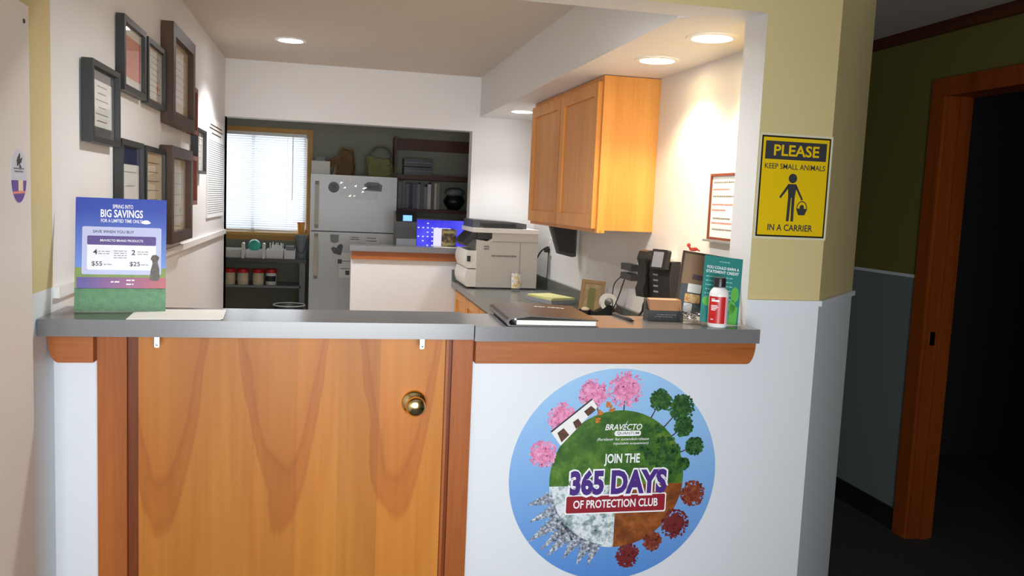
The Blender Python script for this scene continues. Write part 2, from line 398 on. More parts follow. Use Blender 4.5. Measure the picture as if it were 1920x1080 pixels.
# hallway wall with a dark doorway
YD0 = .12
bm = B()
for z0, z1, mi in ((0, ZR, 1), (ZR, 2.38, 0)):
    box(bm, XH, XH+.12, YH1+.02, 5.6, z0, z1, mi); box(bm, XH, XH+.12, YL, YD0-.02, z0, z1, mi)
box(bm, XH, XH+.12, YD0-.02, YH1+.02, 2.0, 2.38, 0)
struct('wall_hall', bm, ['olive', 'hallgrey'], 'dim hallway wall, olive above grey wainscot', cat='wall')
bm = B(); box(bm, XP2, XH+.12, 5.5, 5.6, 0, 2.38); struct('wall_hall_end', bm, 'olive', 'far end wall of the dim hallway', cat='wall')
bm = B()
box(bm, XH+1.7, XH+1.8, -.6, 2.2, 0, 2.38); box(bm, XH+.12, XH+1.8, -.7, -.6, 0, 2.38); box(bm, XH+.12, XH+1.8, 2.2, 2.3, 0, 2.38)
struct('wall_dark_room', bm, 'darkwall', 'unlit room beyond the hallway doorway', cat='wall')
# waiting-room wall behind the viewer, with its window opening
bm = B(); box(bm, -.1, .02, YL-.1, YL, 0, 2.38); box(bm, 1.48, XH+.12, YL-.1, YL, 0, 2.38); box(bm, .02, 1.48, YL-.1, YL, 0, .5); box(bm, .02, 1.48, YL-.1, YL, 1.8, 2.38)
struct('wall_lobby_rear', bm, 'beige', 'waiting-room wall with a wide window behind the viewer', cat='wall')

# rails, baseboard, crown
bm = B(); d = .012; k = d*math.tan(math.radians(22.5))
for z0, z1, dd in ((ZR-.012, ZR+.004, .010),):
    prism(bm, [(XJ, 0), (XJ, -dd), (XP1+dd*.41, -dd), (XP2+dd, XP2-XP1-dd*.41), (XP2+dd, XP2-XP1+.2), (XP2, XP2-XP1+.2), (XP2, XP2-XP1), (XP1, 0)], z0, z1)
struct('trim_1', bm, 'wains', 'thin white wainscot cap around the cream pillar', bevel=.002, cat='trim')
bm = B(); box(bm, 0, .014, 0.0, YW, ZRI-.016, ZRI+.012); struct('trim_2', bm, 'white', 'white chair rail along the certificate wall', bevel=.004, cat='trim')
bm = B(); box(bm, XH-.008, XH, YH2+.002, 5.5, 0, .1024); struct('baseboard_hall', bm, 'black', 'black vinyl baseboard in the hallway', cat='baseboard')
bm = B(); box(bm, XH-.025, XH, YL, 5.5, 2.25, 2.30); struct('trim_3', bm, 'crown', 'dark wood crown moulding at the top of the hallway wall', cat='trim')
bm = B(); box(bm, XH-.006, XH, YH2+.002, 5.5, ZR-.008, ZR+.006); struct('trim_4', bm, 'wains', 'wainscot cap on the dim hallway wall', cat='trim')
# hallway door frame
dfr = thing('door_frame', 'dark orange wood casing around the dark hallway doorway', 'door frame', (XH, YH1, 0), kind='structure')
def loc(bmf):  # children are built in world coordinates under an Empty at dfr
    return bmf
def child_world(o, parent):
    o.parent = parent; o.matrix_parent_inverse = Matrix.Translation(parent.location).inverted(); return o
bm = B(); box(bm, XH-.02, XH, YH1+.008, YH2, 0, 2.053); child_world(obj('casing', bm, 'hallwood', bevel=.004), dfr)
bm = B(); box(bm, XH-.02, XH, YD0-.083, YD0-.008, 0, 2.053); child_world(obj('casing', bm, 'hallwood', bevel=.004), dfr)
bm = B(); box(bm, XH-.02, XH, YD0-.008, YH1+.008, 1.975, 2.053); child_world(obj('head_casing', bm, 'hallwood', bevel=.004), dfr)
bm = B(); box(bm, XH-.004, XH+.12, YH1, YH1+.02, 0, 1.975); box(bm, XH+.05, XH+.09, YH1-.012, YH1, 0, 1.975); child_world(obj('jamb', bm, 'hallwood'), dfr)
bm = B(); box(bm, XH-.004, XH+.12, YD0-.02, YD0, 0, 1.975); child_world(obj('jamb', bm, 'hallwood'), dfr)
bm = B(); box(bm, XH-.004, XH+.12, YD0, YH1, 1.975, 1.995); child_world(obj('head_jamb', bm, 'hallwood'), dfr)
bm = B(); box(bm, XH+.012, XH+.038, YH1-.002, YH1, .89, .95); o = child_world(obj('strike_plate', bm, 'brass'), dfr); o['label'] = 'small metal strike plate'

# office door to the waiting room: low plywood door with its frame
CF = -.022
fr = thing('door_frame', 'brown wood casing beside the low plywood door', 'door frame', (.1, 0, 0), kind='structure')
bm = B(); box(bm, .103, .1705, CF, .01, 0, ZC-TC-.003); child_world(obj('casing', bm, 'casing', bevel=.003), fr)
bm = B(); box(bm, .1705, .195, -.004, TW, 0, ZC-TC-.003); child_world(obj('jamb', bm, 'jamb'), fr)
bm = B(); box(bm, .979, 1.0345, CF, .01, 0, ZC-TC-.003); child_world(obj('casing', bm, 'casing', bevel=.003), fr)
bm = B(); box(bm, .9615, .979, -.006, TW, 0, ZC-TC-.003); child_world(obj('jamb', bm, 'jamb'), fr)
bm = B(); box(bm, .963, .970, -.011, .0, 0, ZC-TC-.003); child_world(obj('stop_bead', bm, 'casing'), fr)
dr = thing('door_1', 'low honey plywood door with brass knob', 'door', (.58, -.015, 0), kind='structure')
bm = B(); box(bm, -.384, .380, 0, .036, .012, ZC-TC-.006); obj('door_panel', bm, 'ply', dr, bevel=.002)
kn = B(); KM = Matrix.Translation((.301, 0, .899)) @ Matrix.Rotation(PI/2, 4, 'X')
lathe(kn, [(.0335, 0), (.0335, .004), (.030, .009), (.020, .013)], 32, KM); ro = obj('rosette', kn, 'brass', dr, smooth=True); ro['label'] = 'round polished brass rosette'
kn = B(); lathe(kn, [(.011, .010), (.0105, .026), (.016, .032), (.0255, .040), (.0265, .050), (.024, .058), (.017, .063), (0, .0645)], 32, KM)
kb = obj('knob', kn, 'brass', dr, smooth=True); kb['label'] = 'polished brass door knob'

# aprons under the counter (rounded outer ends)
def apron(name, x0, x1, label, lround=False, rround=False):
    zt, zb = ZC-TC-.004, 1.012; y0 = -.055; pts = []
    n = 8; w_, h = .024, zt-zb-.008
    if lround: pts += [(x0+w_*(1-math.cos(PI/2*i/n)), zt-.008-h*math.sin(PI/2*i/n)) for i in range(n+1)]
    else: pts += [(x0, zt), (x0, zb)]
    if rround: pts += [(x1-w_*(1-math.cos(PI/2*i/n)), zt-.008-h*math.sin(PI/2*i/n)) for i in range(n, -1, -1)]+[(x1, zt)]
    else: pts += [(x1, zb), (x1, zt)]
    if lround: pts += [(x0, zt)]
    bm = B(); prism(bm, pts, y0, -.0005, 'y'); return struct(name, bm, 'apron', label, cat='trim')
apron('trim_5', .002, .1025, 'short wood apron with curved end under the left end of counter', lround=True)
apron('trim_6', 1.0355, 1.842, 'long wood apron under the right countertop', rround=True)

# ------------------------------------------------------------------ counters
def ctop(name, label, x0, x1, y0, y1, z1, t, material='lam', mw=None):
    bm = B(); box(bm, x0, x1, y0, y1, z1-t, z1)
    o = obj(name, bm, material, bevel=.0025); return tag(o, label, 'countertop')
FLZ = ZC+.003
fl = thing('counter_flap', 'long grey laminate counter flap above the plywood door', 'countertop', (0.5, 0, ZC-TC))
bm = B(); box(bm, -.498, XS-.002-.5, YF, YB, .004, TC+.0055); obj('flap_top', bm, 'lam', fl, bevel=.0025)
for xb in (.248, .892):
    bm = B(); x = xb-.5
    prism(bm, rrect(x-.006, x+.006, -.032, 0.0035, .004), -.066, -.062, 'y'); prism(bm, rrect(x-.006, x+.006, -.066, .02, .004), 0, .0038, 'z')
    bk = obj('bracket', bm, 'steel', fl); bk['label'] = 'small galvanised stop bracket'
    c = B(); lathe(c, [(0, .0025), (.003, .002), (.0035, 0)], 12, Matrix.Translation((x, -.066, -.024)) @ Matrix.Rotation(PI/2, 4, 'X')); obj('screw', c, 'chrome', bk)
ctop('reception_countertop', 'grey laminate countertop under binder and white bottle', XS+.001, XR, YF, YB+.01, ZC, TC)
lo = thing('lower_countertop', 'dark green grey desk countertop under the printer', 'countertop', (1.76, 1.8, LZ))
bm = B(); box(bm, LX-1.76, XW-1.76-.001, TW+.01-1.8, YW-.002-1.8, -.038, 0); obj('worktop', bm, 'lamg', lo, bevel=.003)
bm = B(); box(bm, XW-1.76-.02, XW-1.76-.001, TW+.01-1.8, YW-.002-1.8, .0005, .075); obj('backsplash', bm, 'lamg', lo, bevel=.002)
bm = B(); box(bm, LX-1.76, XW-1.76-.021, YW-.021-1.8, YW-.002-1.8, .0005, .075); obj('backsplash', bm, 'lamg', lo, bevel=.002)
cap = thing('half_wall_cap', 'grey laminate ledge with wood edge on the white half wall', 'countertop', (1.2, YW, ZHW))
bm = B(); box(bm, XHW-1.2-.012, XOP-1.2, -.045, .165, -.0375, 0); obj('ledge', bm, 'lam', cap, bevel=.002)
bm = B(); box(bm, XHW-1.2, XOP-1.2+.02, -.022, -.0005, -.092, -.038); o = obj('wood_edge', bm, 'apron', cap, bevel=.003); o['label'] = 'brown wood edging under the ledge'

# cabinets
def cab_door(parent, ya, yb, za, zb, x):
    """overlay door facing -X; frame ring with recessed panel"""
    bm = B(); st = .058
    for (a, b, c, d) in ((ya, ya+st, za, zb), (yb-st, yb, za, zb), (ya+st, yb-st, za, za+st), (ya+st, yb-st, zb-st, zb)):
        box(bm, x-.02, x, a, b, c, d)
    dd = obj('door', bm, 'cabz', parent, bevel=.0025)
    bm = B(); box(bm, x-.010, x-.004, ya+st-.003, yb-st+.003, za+st-.003, zb-st+.003); obj('panel', bm, 'cabz', dd)
    return dd
XCF, YCN, YCF, ZCT, ZCB = 1.7799, 1.2836, 2.5229, 1.9944, 1.3232
uc = thing('wall_cabinet', 'honey maple two-door wall cabinet under the soffit', 'cabinet', (XCF, YCN, ZCB))
bm = B(); box(bm, .022, XW-XCF-.0005, 0, YCF-YCN, .012, ZCT-ZCB); box(bm, .02, .04, 0, YCF-YCN, 0, .012); obj('body', bm, 'cabz', uc, bevel=.0015)
bm = B(); box(bm, .006, .022, 0, YCF-YCN, 0, .03); box(bm, .006, .022, 0, YCF-YCN, ZCT-ZCB-.03, ZCT-ZCB)
for y in (0, .6-.02+.0397, YCF-YCN-.03): box(bm, .006, .022, y, y+.03, .03, ZCT-ZCB-.03)
obj('face_frame', bm, 'cabz', uc)
cab_door(uc, .022, .612, .018, ZCT-ZCB-.024, .006); cab_door(uc, .634, YCF-YCN-.018, .018, ZCT-ZCB-.024, .006)
lc = thing('base_cabinet', 'honey wood base cabinets under the dark desk countertop', 'cabinet', (LX+.045, TW+.02, 0))
bm = B(); box(bm, 0, XW-LX-.046, 0, YW-TW-.03, .1, LZ-.039); box(bm, .06, XW-LX-.046, 0, YW-TW-.03, 0, .1); obj('body', bm, 'cabz', lc)
for i in range(7):
    y = .02+i*.469; cab_door(lc, y, y+.455, .13, LZ-.06, 0)

# ------------------------------------------------------------------ recessed lights
def can(label, x, y, z, color, power, es, ang=105, r=.062):
    t = thing('recessed_light', label, 'ceiling light', (x, y, z), group='recessed ceiling lights')
    bm = B(); lathe(bm, [(r, -.0005), (r+.004, -.006), (r+.02, -.004), (r+.022, -.0005)], 32); obj('trim_ring', bm, 'whitep', t, smooth=True)
    bm = B(); lathe(bm, [(0, -.0065), (r*.6, -.0055), (r+.002, -.002)], 32); o = obj('lens', bm, emit('lamp_lens', color+(1,), es), t, smooth=True); o['label'] = 'glowing lamp lens'
    l = bpy.data.lights.new('lamp_light', 'SPOT'); l.energy = power; l.color = color; l.spot_size = math.radians(ang); l.spot_blend = .55; l.shadow_soft_size = .045
    lo_ = bpy.data.objects.new('lamp_light', l); COL.objects.link(lo_); lo_.parent = t; lo_.location = (0, 0, -.012)
can('bright cool white recessed light in the office ceiling near certificates', .431, 2.624, ZCE, (.97, .97, 1.0), 88, 40, 125)
can('cool white recessed light in soffit at the far end of cabinet', 1.80, 2.93, ZH, (.97, .98, 1.0), 25, 40, 125)
can('warm recessed light in soffit just before the maple cabinet', 1.846, .849, ZH, (1.0, .76, .44), 33, 30, 125)
can('warm recessed light in soffit nearest the cream pillar', 1.846, .379, ZH, (1.0, .76, .44), 33, 30, 125)

can('added cool white recessed light, unseen behind the header, brightening the office', .95, .45, ZCE, (.95, .98, 1.0), 62, 40, 150)  # added out-of-view lamp that lifts the left wall and right jamb

# ------------------------------------------------------------------ certificates on the left wall
def frame(label, y0, y1, z0, z1, fm, border, depth, back, art, name='framed_certificate', gap=0.004, backm=None):
    cy, cz = (y0+y1)/2, (z0+z1)/2; w_, h = y1-y0, z1-z0
    t = thing(name, label, 'picture frame', onleft(cy, cz, gap), group='framed certificates on the office wall')
    bm = B(); ring(bm, -w_/2, w_/2, -h/2, h/2, border, 0, depth); obj('frame', bm, fm, t, bevel=.002)
    bm = B(); box(bm, -w_/2+border*.5, w_/2-border*.5, -h/2+border*.5, h/2-border*.5, .001, depth*.45); obj('mat_board', bm, back, t)
    art(t, w_/2-border, h/2-border, depth*.45+.0006)
    bm = B(); box(bm, -w_/2+border*.8, w_/2-border*.8, -h/2+border*.8, h/2-border*.8, depth*.45+.003, depth*.45+.0032); obj('glass', bm, 'glass', t)
    return t
def doc(mx, my, material='paper', ink='ink', n=6, seal=None, head=None):
    def f(t, a, b, z):
        flat('document', [[(-a+mx, -b+my), (a-mx, -b+my), (a-mx, b-my), (-a+mx, b-my)]], material, t, z)
        rows = []
        for k in range(n):
            y = (b-my)*(.75-1.5*k/(n-1)); l = (a-mx)*random.uniform(.35, .8); rows.append((-l, l, y))
        lines('print', rows, ink, t, z+.0004, .0025)
        if seal: flat('seal', [circ(a*.35, -b*.45, .014, 16)], seal, t, z+.0007)
        if head: flat('heading', [[(-a+mx, b-my-.05), (a-mx, b-my-.05), (a-mx, b-my), (-a+mx, b-my)]], head, t, z+.0007)
    return f
frame('black frame with wide grey mat, nearest to the counter on the certificate wall', .241, .551, 1.552, 1.771, 'blackm', .016, .028, 'grey', doc(.03, .03))
frame('black frame with a coral red document, upper row', .622, .945, 1.733, 1.962, 'blackm', .02, .024, 'paper', doc(.012, .03, 'coral', 'red', 5))
frame('thin black frame with cream certificate beside the coral document', .981, 1.312, 1.729, 1.957, 'blackm', .018, .024, 'cream', doc(.012, .012, 'paper', 'ink', 7, seal='orange'))
frame('tall deep brown shadow-box frame, upper row', 1.345, 1.90, 1.690, 2.080, 'brownf', .05, .045, 'cream', doc(.06, .05, 'paper'))
frame('small reddish brown frame right of the tall brown frame, upper row', 1.93, 2.092, 1.690, 1.905, 'redf', .02, .03, 'paper', doc(.02, .02))
frame('black frame with navy heading and white lettering, lower row', .590, .908, 1.29, 1.583, 'blackm', .018, .024, 'navy', doc(.008, .008, 'paper', 'ink', 5, head='navy'))
frame('dark frame with yellowish cream diploma, lower row', .945, 1.312, 1.30, 1.581, 'blackm', .018, .024, 'cream', doc(.012, .012, 'cream', 'inkd', 6))
frame('tall deep dark brown frame, lower row', 1.320, 1.840, 1.215, 1.603, 'brownf', .045, .045, 'cream', doc(.05, .03, 'paper', 'ink', 5, seal='olivebag'))
frame('small reddish brown frame right of the tall frame, lower row', 1.87, 2.088, 1.362, 1.589, 'redf', .02, .03, 'paper', doc(.02, .02))
frame('slim black frame nearest to the white wall chart', 2.10, 2.397, 1.513, 1.730, 'blackm', .014, .03, 'paper', doc(.012, .012, 'paper', 'ink', 5))
# wall chart with thin grey horizontal lines
t = thing('wall_chart', 'white lined wall chart at the far end of the certificate wall', 'chart', onleft(2.985, 1.555, .0005))
bm = B(); box(bm, -.352, .352, -.275, .278, 0, .008); obj('board', bm, 'whitep', t, bevel=.002)
bm = B()
for k in range(34): box(bm, -.34, .34, .15-k*.0122, .15-k*.0122+.0035, .008, .0086)
o = obj('grey_lines', bm, 'ink', t)
lines('heading', [(-.25, .25, .235), (-.3, .3, .215), (-.2, .22, .19)], 'brownf', t, .0088, .008)

# ------------------------------------------------------------------ white panel with oval sticker at the far left
t = thing('display_board', 'tall white board against the wall at the far left edge', 'board', (.004, -.245, 0))
bm = B(); box(bm, 0, .026, -1.0, 0, .002, 1.80); obj('board', bm, mat('panel_white', srgb(222, 212, 204), .5, var=.02), t, bevel=.002)
bm = B(); lathe(bm, [(0, .003), (.004, .002), (.005, 0)], 12, Matrix.Translation((.026, -.03, 1.765)) @ Matrix.Rotation(PI/2, 4, 'Y')); o = obj('screw', bm, 'inkd', t); o['label'] = 'dark screw head'
t = thing('oval_sticker', 'oval grey and purple sticker on the white board at the left edge', 'sticker', onleft(-.318, 1.449, .0302))
flat('sticker_base', [circ(0, 0, .046, 40, ry=.055)], mat('sticker_white', srgb(206, 206, 214), .4), t, .0006, .0006)
flat('purple_band', [[(x, y) for x, y in circ(0, 0, .0445, 40, ry=.0535) if y < -.004] ], mat('sticker_purple', srgb(104, 72, 150), .4), t, .0009)
flat('box_picture', [[(-.004, -.03), (.022, -.03), (.022, -.008), (-.004, -.008)]], 'cream', t, .0012)
flat('orange_band', [[(-.033, -.036), (.036, -.034), (.036, -.030), (-.033, -.031)]], 'coral', t, .0012)
bm = B(); blob_card(bm, .004, .030, .014, 14, .001, (.003, .006)); obj('animal_picture', bm, 'inkd', t)
lines('print', [(-.03, .03, .014), (-.025, .025, .008)], 'ink', t, .0012, .003)

# ------------------------------------------------------------------ round promotional decal on the half wall
dk = thing('round_decal', 'large round blue decal with a seasons globe on the half wall', 'decal', onfront(1.4616, .6787, -.0003))
def D(cx, cy): return ((cx/2.7-212.5)*.001568, -(cy/2.7-211)*.001568)
flat('decal_base', [circ(0, 0, .309, 96)], gradient('decal_sky', srgb(84, 138, 210), srgb(158, 200, 238), 1, -.3, .3), dk, .0008, .0007)
gc = D(588, 590); GR = 346/2.7*.001568
green = speckle('decal_meadow', [srgb(34, 72, 26), srgb(62, 106, 34), srgb(104, 140, 52)], 14)
dgreen = speckle('decal_dark_green', [srgb(22, 52, 22), srgb(40, 84, 36), srgb(70, 120, 50)], 60)
ice = speckle('decal_snow', [srgb(60, 84, 76), srgb(140, 160, 160), srgb(230, 236, 240), srgb(170, 190, 196)], 26)
brown = speckle('decal_autumn', [srgb(92, 46, 18), srgb(132, 70, 28), srgb(166, 96, 44)], 18)
pink = speckle('decal_pink', [srgb(190, 96, 142), srgb(226, 136, 178), srgb(240, 178, 206)], 70)
rust = speckle('decal_rust', [srgb(82, 34, 28), srgb(126, 54, 36), srgb(160, 84, 52)], 70)
crim = speckle('decal_crimson', [srgb(70, 24, 30), srgb(122, 36, 40), srgb(80, 50, 34)], 60)
snowt = speckle('decal_snow_tree', [srgb(40, 46, 60), srgb(140, 148, 164), srgb(240, 243, 248)], 120)
trunk = mat('decal_trunk', srgb(70, 52, 44), .5)
ny = D(0, 618)[1]
mx_ = D(585, 0)[0]
def arc(a0, a1, n=40): return [(gc[0]+GR*math.cos(a0+(a1-a0)*k/n), gc[1]+GR*math.sin(a0+(a1-a0)*k/n)) for k in range(n+1)]
ar = math.asin((ny-gc[1])/GR); al = PI-ar; ab = 1.5*PI+math.asin((mx_-gc[0])/GR)
flat('meadow', [arc(ar, al)], green, dk, .0011)
flat('winter_quarter', [[(mx_, ny)]+arc(al, ab)], ice, dk, .0011)
flat('autumn_quarter', [[(mx_, ny)]+arc(ab, 2*PI+ar)], brown, dk, .0011)
bm = B()
for k in range(40):
    a = math.radians(random.uniform(5, 60)); q = random.uniform(.55, 1.0)
    blob_card(bm, gc[0]+GR*q*math.cos(a)*.97, gc[1]+GR*q*math.sin(a)*.97, .012, 6, .0014, (.003, .008))
obj('summer_foliage', bm, dgreen, dk)
def tree(cx, cy, r, material, ox=None, n=240):
    x, y = D(cx, cy); rr = r/2.7*.001568
    a = math.atan2(y-gc[1], x-gc[0]); gx, gy = gc[0]+GR*.99*math.cos(a), gc[1]+GR*.99*math.sin(a)
    px, py = -math.sin(a)*.002, math.cos(a)*.002
    tt = flat('tree_trunk', [[(gx-px, gy-py), (gx+px, gy+py), (x+px*.6, y+py*.6), (x-px*.6, y-py*.6)]], trunk, dk, .0013)
    bm = B(); prism(bm, [(x+rr*.72*random.uniform(.85, 1.1)*math.cos(q), y+rr*.72*random.uniform(.85, 1.1)*math.sin(q)) for q in [2*PI*i/18 for i in range(18)]], .0014, .0016); blob_card(bm, x, y, rr, n, .0017, (.002, .0048)); obj('tree_crown', bm, material, dk)['kind'] = 'stuff'
for a in ((440, 160, 72), (605, 140, 88), (290, 275, 72), (205, 455, 66)): tree(*a, pink)
for a in ((790, 195, 56), (900, 235, 68), (920, 330, 50), (985, 430, 46), (930, 520, 30)): tree(*a, dgreen)
for a in ((990, 675, 66), (790, 915, 48)): tree(*a, rust)
for a in ((905, 830, 74), (665, 985, 60)): tree(*a, crim)
for tx, ty, wd in ((140, 705, 34), (152, 792, 30), (150, 890, 40), (212, 935, 30), (250, 965, 40), (330, 985, 36), (402, 1018, 36), (460, 1028, 30)):
    x, y = D(tx, ty); a = math.atan2(y-gc[1], x-gc[0]); L_ = math.hypot(x-gc[0], y-gc[1])
    W = wd*1.35/2.7*.001568; pts = []; n = 6
    for sgn in (-1, 1):
        side = []
        for k in range(n):
            q = GR*.97+(L_-GR*.97)*k/n; wq = W*(1-k/n)
            side += [(q, sgn*wq), (q+(L_-GR*.97)/n*.8, sgn*wq*.5)]
        pts += side if sgn < 0 else side[::-1]
        if sgn < 0: pts.append((L_, 0))
    ca, sa = math.cos(a), math.sin(a)
    flat('snowy_fir', [[(gc[0]+p*ca-q*sa, gc[1]+p*sa+q*ca) for p, q in pts]], snowt, dk, .0015)
flat('building', [[D(290, 415), D(240, 350), D(438, 190), D(466, 226)]], 'whitep', dk, .0018)
flat('building_roof', [[D(240, 350), D(236, 343), D(434, 184), D(438, 190)]], 'inkd', dk, .0021)
for a in (((270, 352), (300, 328), (330, 362), (293, 398)), ((345, 300), (370, 282), (392, 310), (362, 334)), ((398, 248), (432, 220), (458, 240), (420, 272))):
    flat('building_window', [[D(*p) for p in a]], speckle('decal_room', [srgb(50, 34, 30), srgb(110, 70, 50)], 60), dk, .0021)
bm = B(); [blob_card(bm, *D(*c), .008, 12, .0022, (.002, .004)) for c in ((478, 255), (520, 215), (540, 235), (470, 290))]; obj('animal_figures', bm, speckle('decal_fur', [srgb(90, 50, 20), srgb(220, 130, 40), srgb(60, 40, 30)], 90), dk)
wh = mat('print_white', srgb(244, 244, 246), .4, var=0); pu = mat('print_purple', srgb(74, 44, 128), .4, var=.03); rd = mat('print_maroon', srgb(146, 30, 44), .4, var=.03)
def T(name, s, m_, x0, x1, y0, y1, z, **k):
    a, b = D(x0, y1), D(x1, y0); return text(name, s, m_, dk, a[0], b[0], a[1], b[1], z, **k)
T('lettering', 'BRAVECTO', wh, 510, 700, 312, 342, .0026, bold=.012, shear=.25)
flat('swoosh', [[D(598, 338), D(606, 338), D(626, 292)]], wh, dk, .0026)
a, b = D(560, 372), D(696, 346); flat('pill', [rrect(a[0], b[0], a[1], b[1], .006)], wh, dk, .0023)
T('lettering', 'QUANTUM', dgreen, 572, 686, 351, 367, .0027, bold=.01)
T('lettering', '(fluralaner for extended-release', wh, 472, 740, 380, 398, .0026, shear=.2)
T('lettering', 'injectable suspension)', wh, 556, 738, 402, 418, .0026, shear=.2)
T('lettering', 'JOIN THE', wh, 514, 698, 460, 522, .0026, bold=.025)
a, b = D(326, 762), D(850, 664); flat('banner_border', [rrect(a[0], b[0], a[1], b[1], .006)], wh, dk, .0023)
a, b = D(332, 755), D(844, 670); flat('banner', [rrect(a[0], b[0], a[1], b[1], .005)], rd, dk, .0026)
T('lettering_outline', '365 DAYS', wh, 337, 856, 526, 678, .0029, bold=.105)
T('lettering', '365 DAYS', pu, 346, 847, 538, 666, .0033, bold=.05)
T('lettering', 'OF PROTECTION CLUB', wh, 368, 806, 690, 732, .0030, bold=.02)

# ------------------------------------------------------------------ PLEASE sign on the pillar
sg = thing('carrier_sign', 'yellow laminated carrier notice on the cream pillar', 'sign', onfront(1.953, 1.518, -.0004))
flat('laminate', [rrect(-.1155, .1155, -.150, .150, .003)], mat('laminate_clear', srgb(214, 208, 180), .15), sg, .0007, .0006)
flat('border', [rrect(-.109, .109, -.1435, .1435, .002)], mat('sign_black', srgb(40, 34, 26), .25), sg, .0010)
yel = mat('sign_yellow', srgb(226, 190, 22), .2, var=.04, scale=6)
flat('yellow_field', [rrect(-.104, .104, -.1385, .1385, .001)], yel, sg, .0013)
flat('heading_bar', [rrect(-.0965, .0965, .077, .1285, .001)], 'inkd', sg, .0016)
text('lettering', 'PLEASE', yel, sg, -.070, .073, .087, .119, .0019, bold=.02)
text('lettering', 'KEEP SMALL ANIMALS', 'inkd', sg, -.095, .096, .050, .0655, .0016, bold=.012)
text('lettering', 'IN A CARRIER', 'inkd', sg, -.073, .070, -.126, -.107, .0016, bold=.02)
flat('figure_symbol', [circ(-.004, .025, .0135, 24), [(-.017, .009), (.008, .009), (.010, .004), (.006, -.03), (-.015, -.03), (-.018, .004)],
     [(-.017, .009), (-.014, -.001), (-.038, -.033), (-.043, -.029)], [(.008, .009), (.006, -.001), (.028, -.037), (.033, -.034)],
     [(-.015, -.029), (-.0055, -.029), (-.0075, -.098), (-.0165, -.098)], [(-.0035, -.029), (.006, -.029), (.0065, -.098), (-.002, -.098)]], 'inkd', sg, .0016)
bm = B(); bx, by = .031, -.06
prism(bm, [(bx-.018, by), (bx-.010, by-.019), (bx+.010, by-.019), (bx+.018, by)], .0014, .0016)
for k in range(12):
    t0, t1 = PI*k/12, PI*(k+1)/12
    prism(bm, [(bx+.017*math.cos(t0), by+.022*math.sin(t0)), (bx+.0145*math.cos(t0), by+.019*math.sin(t0)), (bx+.0145*math.cos(t1), by+.019*math.sin(t1)), (bx+.017*math.cos(t1), by+.022*math.sin(t1))], .0014, .0016)
prism(bm, circ(bx, by+.004, .007, 12), .0014, .00165); obj('carrier_symbol', bm, 'inkd', sg)

# ------------------------------------------------------------------ blue promotional poster on the counter flap
CT = ZC+.0055
ang = math.radians(9)
PX = Vector((math.cos(.12), math.sin(.12), 0)); PN = PX.cross(Vector((0, 0, 1)))
up = Vector((0, 0, 1))*math.cos(ang)-PN*math.sin(ang); nn = PX.cross(up)
ps = thing('promo_poster', 'blue and green savings poster card standing on the counter flap', 'poster', axes((.150, .008, CT+.0012), PX, up, nn))
PW, PH = .2065, .281
def Pc(u, v): return (-PW/2+u*PW, PH*(1-v))
def Pq(u0, u1, v0, v1, r=0):
    a, b = Pc(u0, v1), Pc(u1, v0)
    return rrect(a[0], b[0], a[1], b[1], r) if r else [(a[0], a[1]), (b[0], a[1]), (b[0], b[1]), (a[0], b[1])]
flat('card', [Pq(0, 1, 0, 1)], gradient('poster_blue', srgb(92, 132, 206), srgb(28, 60, 168), 1, .1, .25), ps, .0014, .0014)
flat('meadow', [Pq(0, 1, .615, .83)], speckle('poster_meadow', [srgb(96, 124, 40), srgb(126, 150, 54)], 30), ps, .0017)
flat('stripe', [Pq(.02, 1, .70, .80)], gradient('poster_stripe', srgb(72, 48, 140), srgb(170, 62, 70), 0, -.08, .1), ps, .0020)
flat('grass', [Pq(0, 1, .795, 1)], speckle('poster_grass', [srgb(22, 84, 40), srgb(40, 112, 52), srgb(58, 128, 60)], 60), ps, .0020)
flat('card_panel', [Pq(.075, .945, .255, .675, .004)], mat('poster_pale', srgb(186, 190, 226), .4), ps, .0023)
flat('price_panel', [Pq(.13, .885, .335, .635, .004)], mat('poster_white', srgb(232, 232, 238), .4), ps, .0026)
flat('price_heading', [Pq(.13, .885, .335, .415, .003)], pu, ps, .0029)
def PT(s, m_, u0, u1, v0, v1, z, bold=0):
    a, b = Pc(u0, v1), Pc(u1, v0); return text('lettering', s, m_, ps, a[0], b[0], a[1], b[1], z, bold=bold)
PT('SPRING INTO', wh, .40, .625, .055, .09, .0018, .01); PT('BIG SAVINGS', wh, .27, .735, .10, .17, .0018, .02)
PT('FOR A LIMITED TIME ONLY!', wh, .275, .73, .185, .215, .0018, .01)
PT('SAVE WHEN YOU BUY', 'inkd', .19, .64, .285, .31, .0027, .01); PT('BRAVECTO BRAND PRODUCTS', wh, .27, .74, .365, .385, .0032, .01)
PT('4', 'inkd', .195, .24, .455, .50, .003, .02); PT('2', 'inkd', .615, .655, .455, .50, .003, .02)
PT('$55', 'inkd', .18, .295, .56, .605, .003, .01); PT('$25', 'inkd', .595, .71, .56, .605, .003, .01)
lines('fine_print', [(Pc(.25, 0)[0], Pc(.38, 0)[0], Pc(0, .475)[1]), (Pc(.25, 0)[0], Pc(.37, 0)[0], Pc(0, .495)[1]), (Pc(.31, 0)[0], Pc(.40, 0)[0], Pc(0, .59)[1]), (Pc(.68, 0)[0], Pc(.80, 0)[0], Pc(0, .475)[1]), (Pc(.68, 0)[0], Pc(.80, 0)[0], Pc(0, .495)[1]), (Pc(.72, 0)[0], Pc(.80, 0)[0], Pc(0, .59)[1])]+[(Pc(.42, 0)[0], Pc(.56, 0)[0], Pc(0, .47+.02*k)[1]) for k in range(4)], 'ink', ps, .0030, .0016)
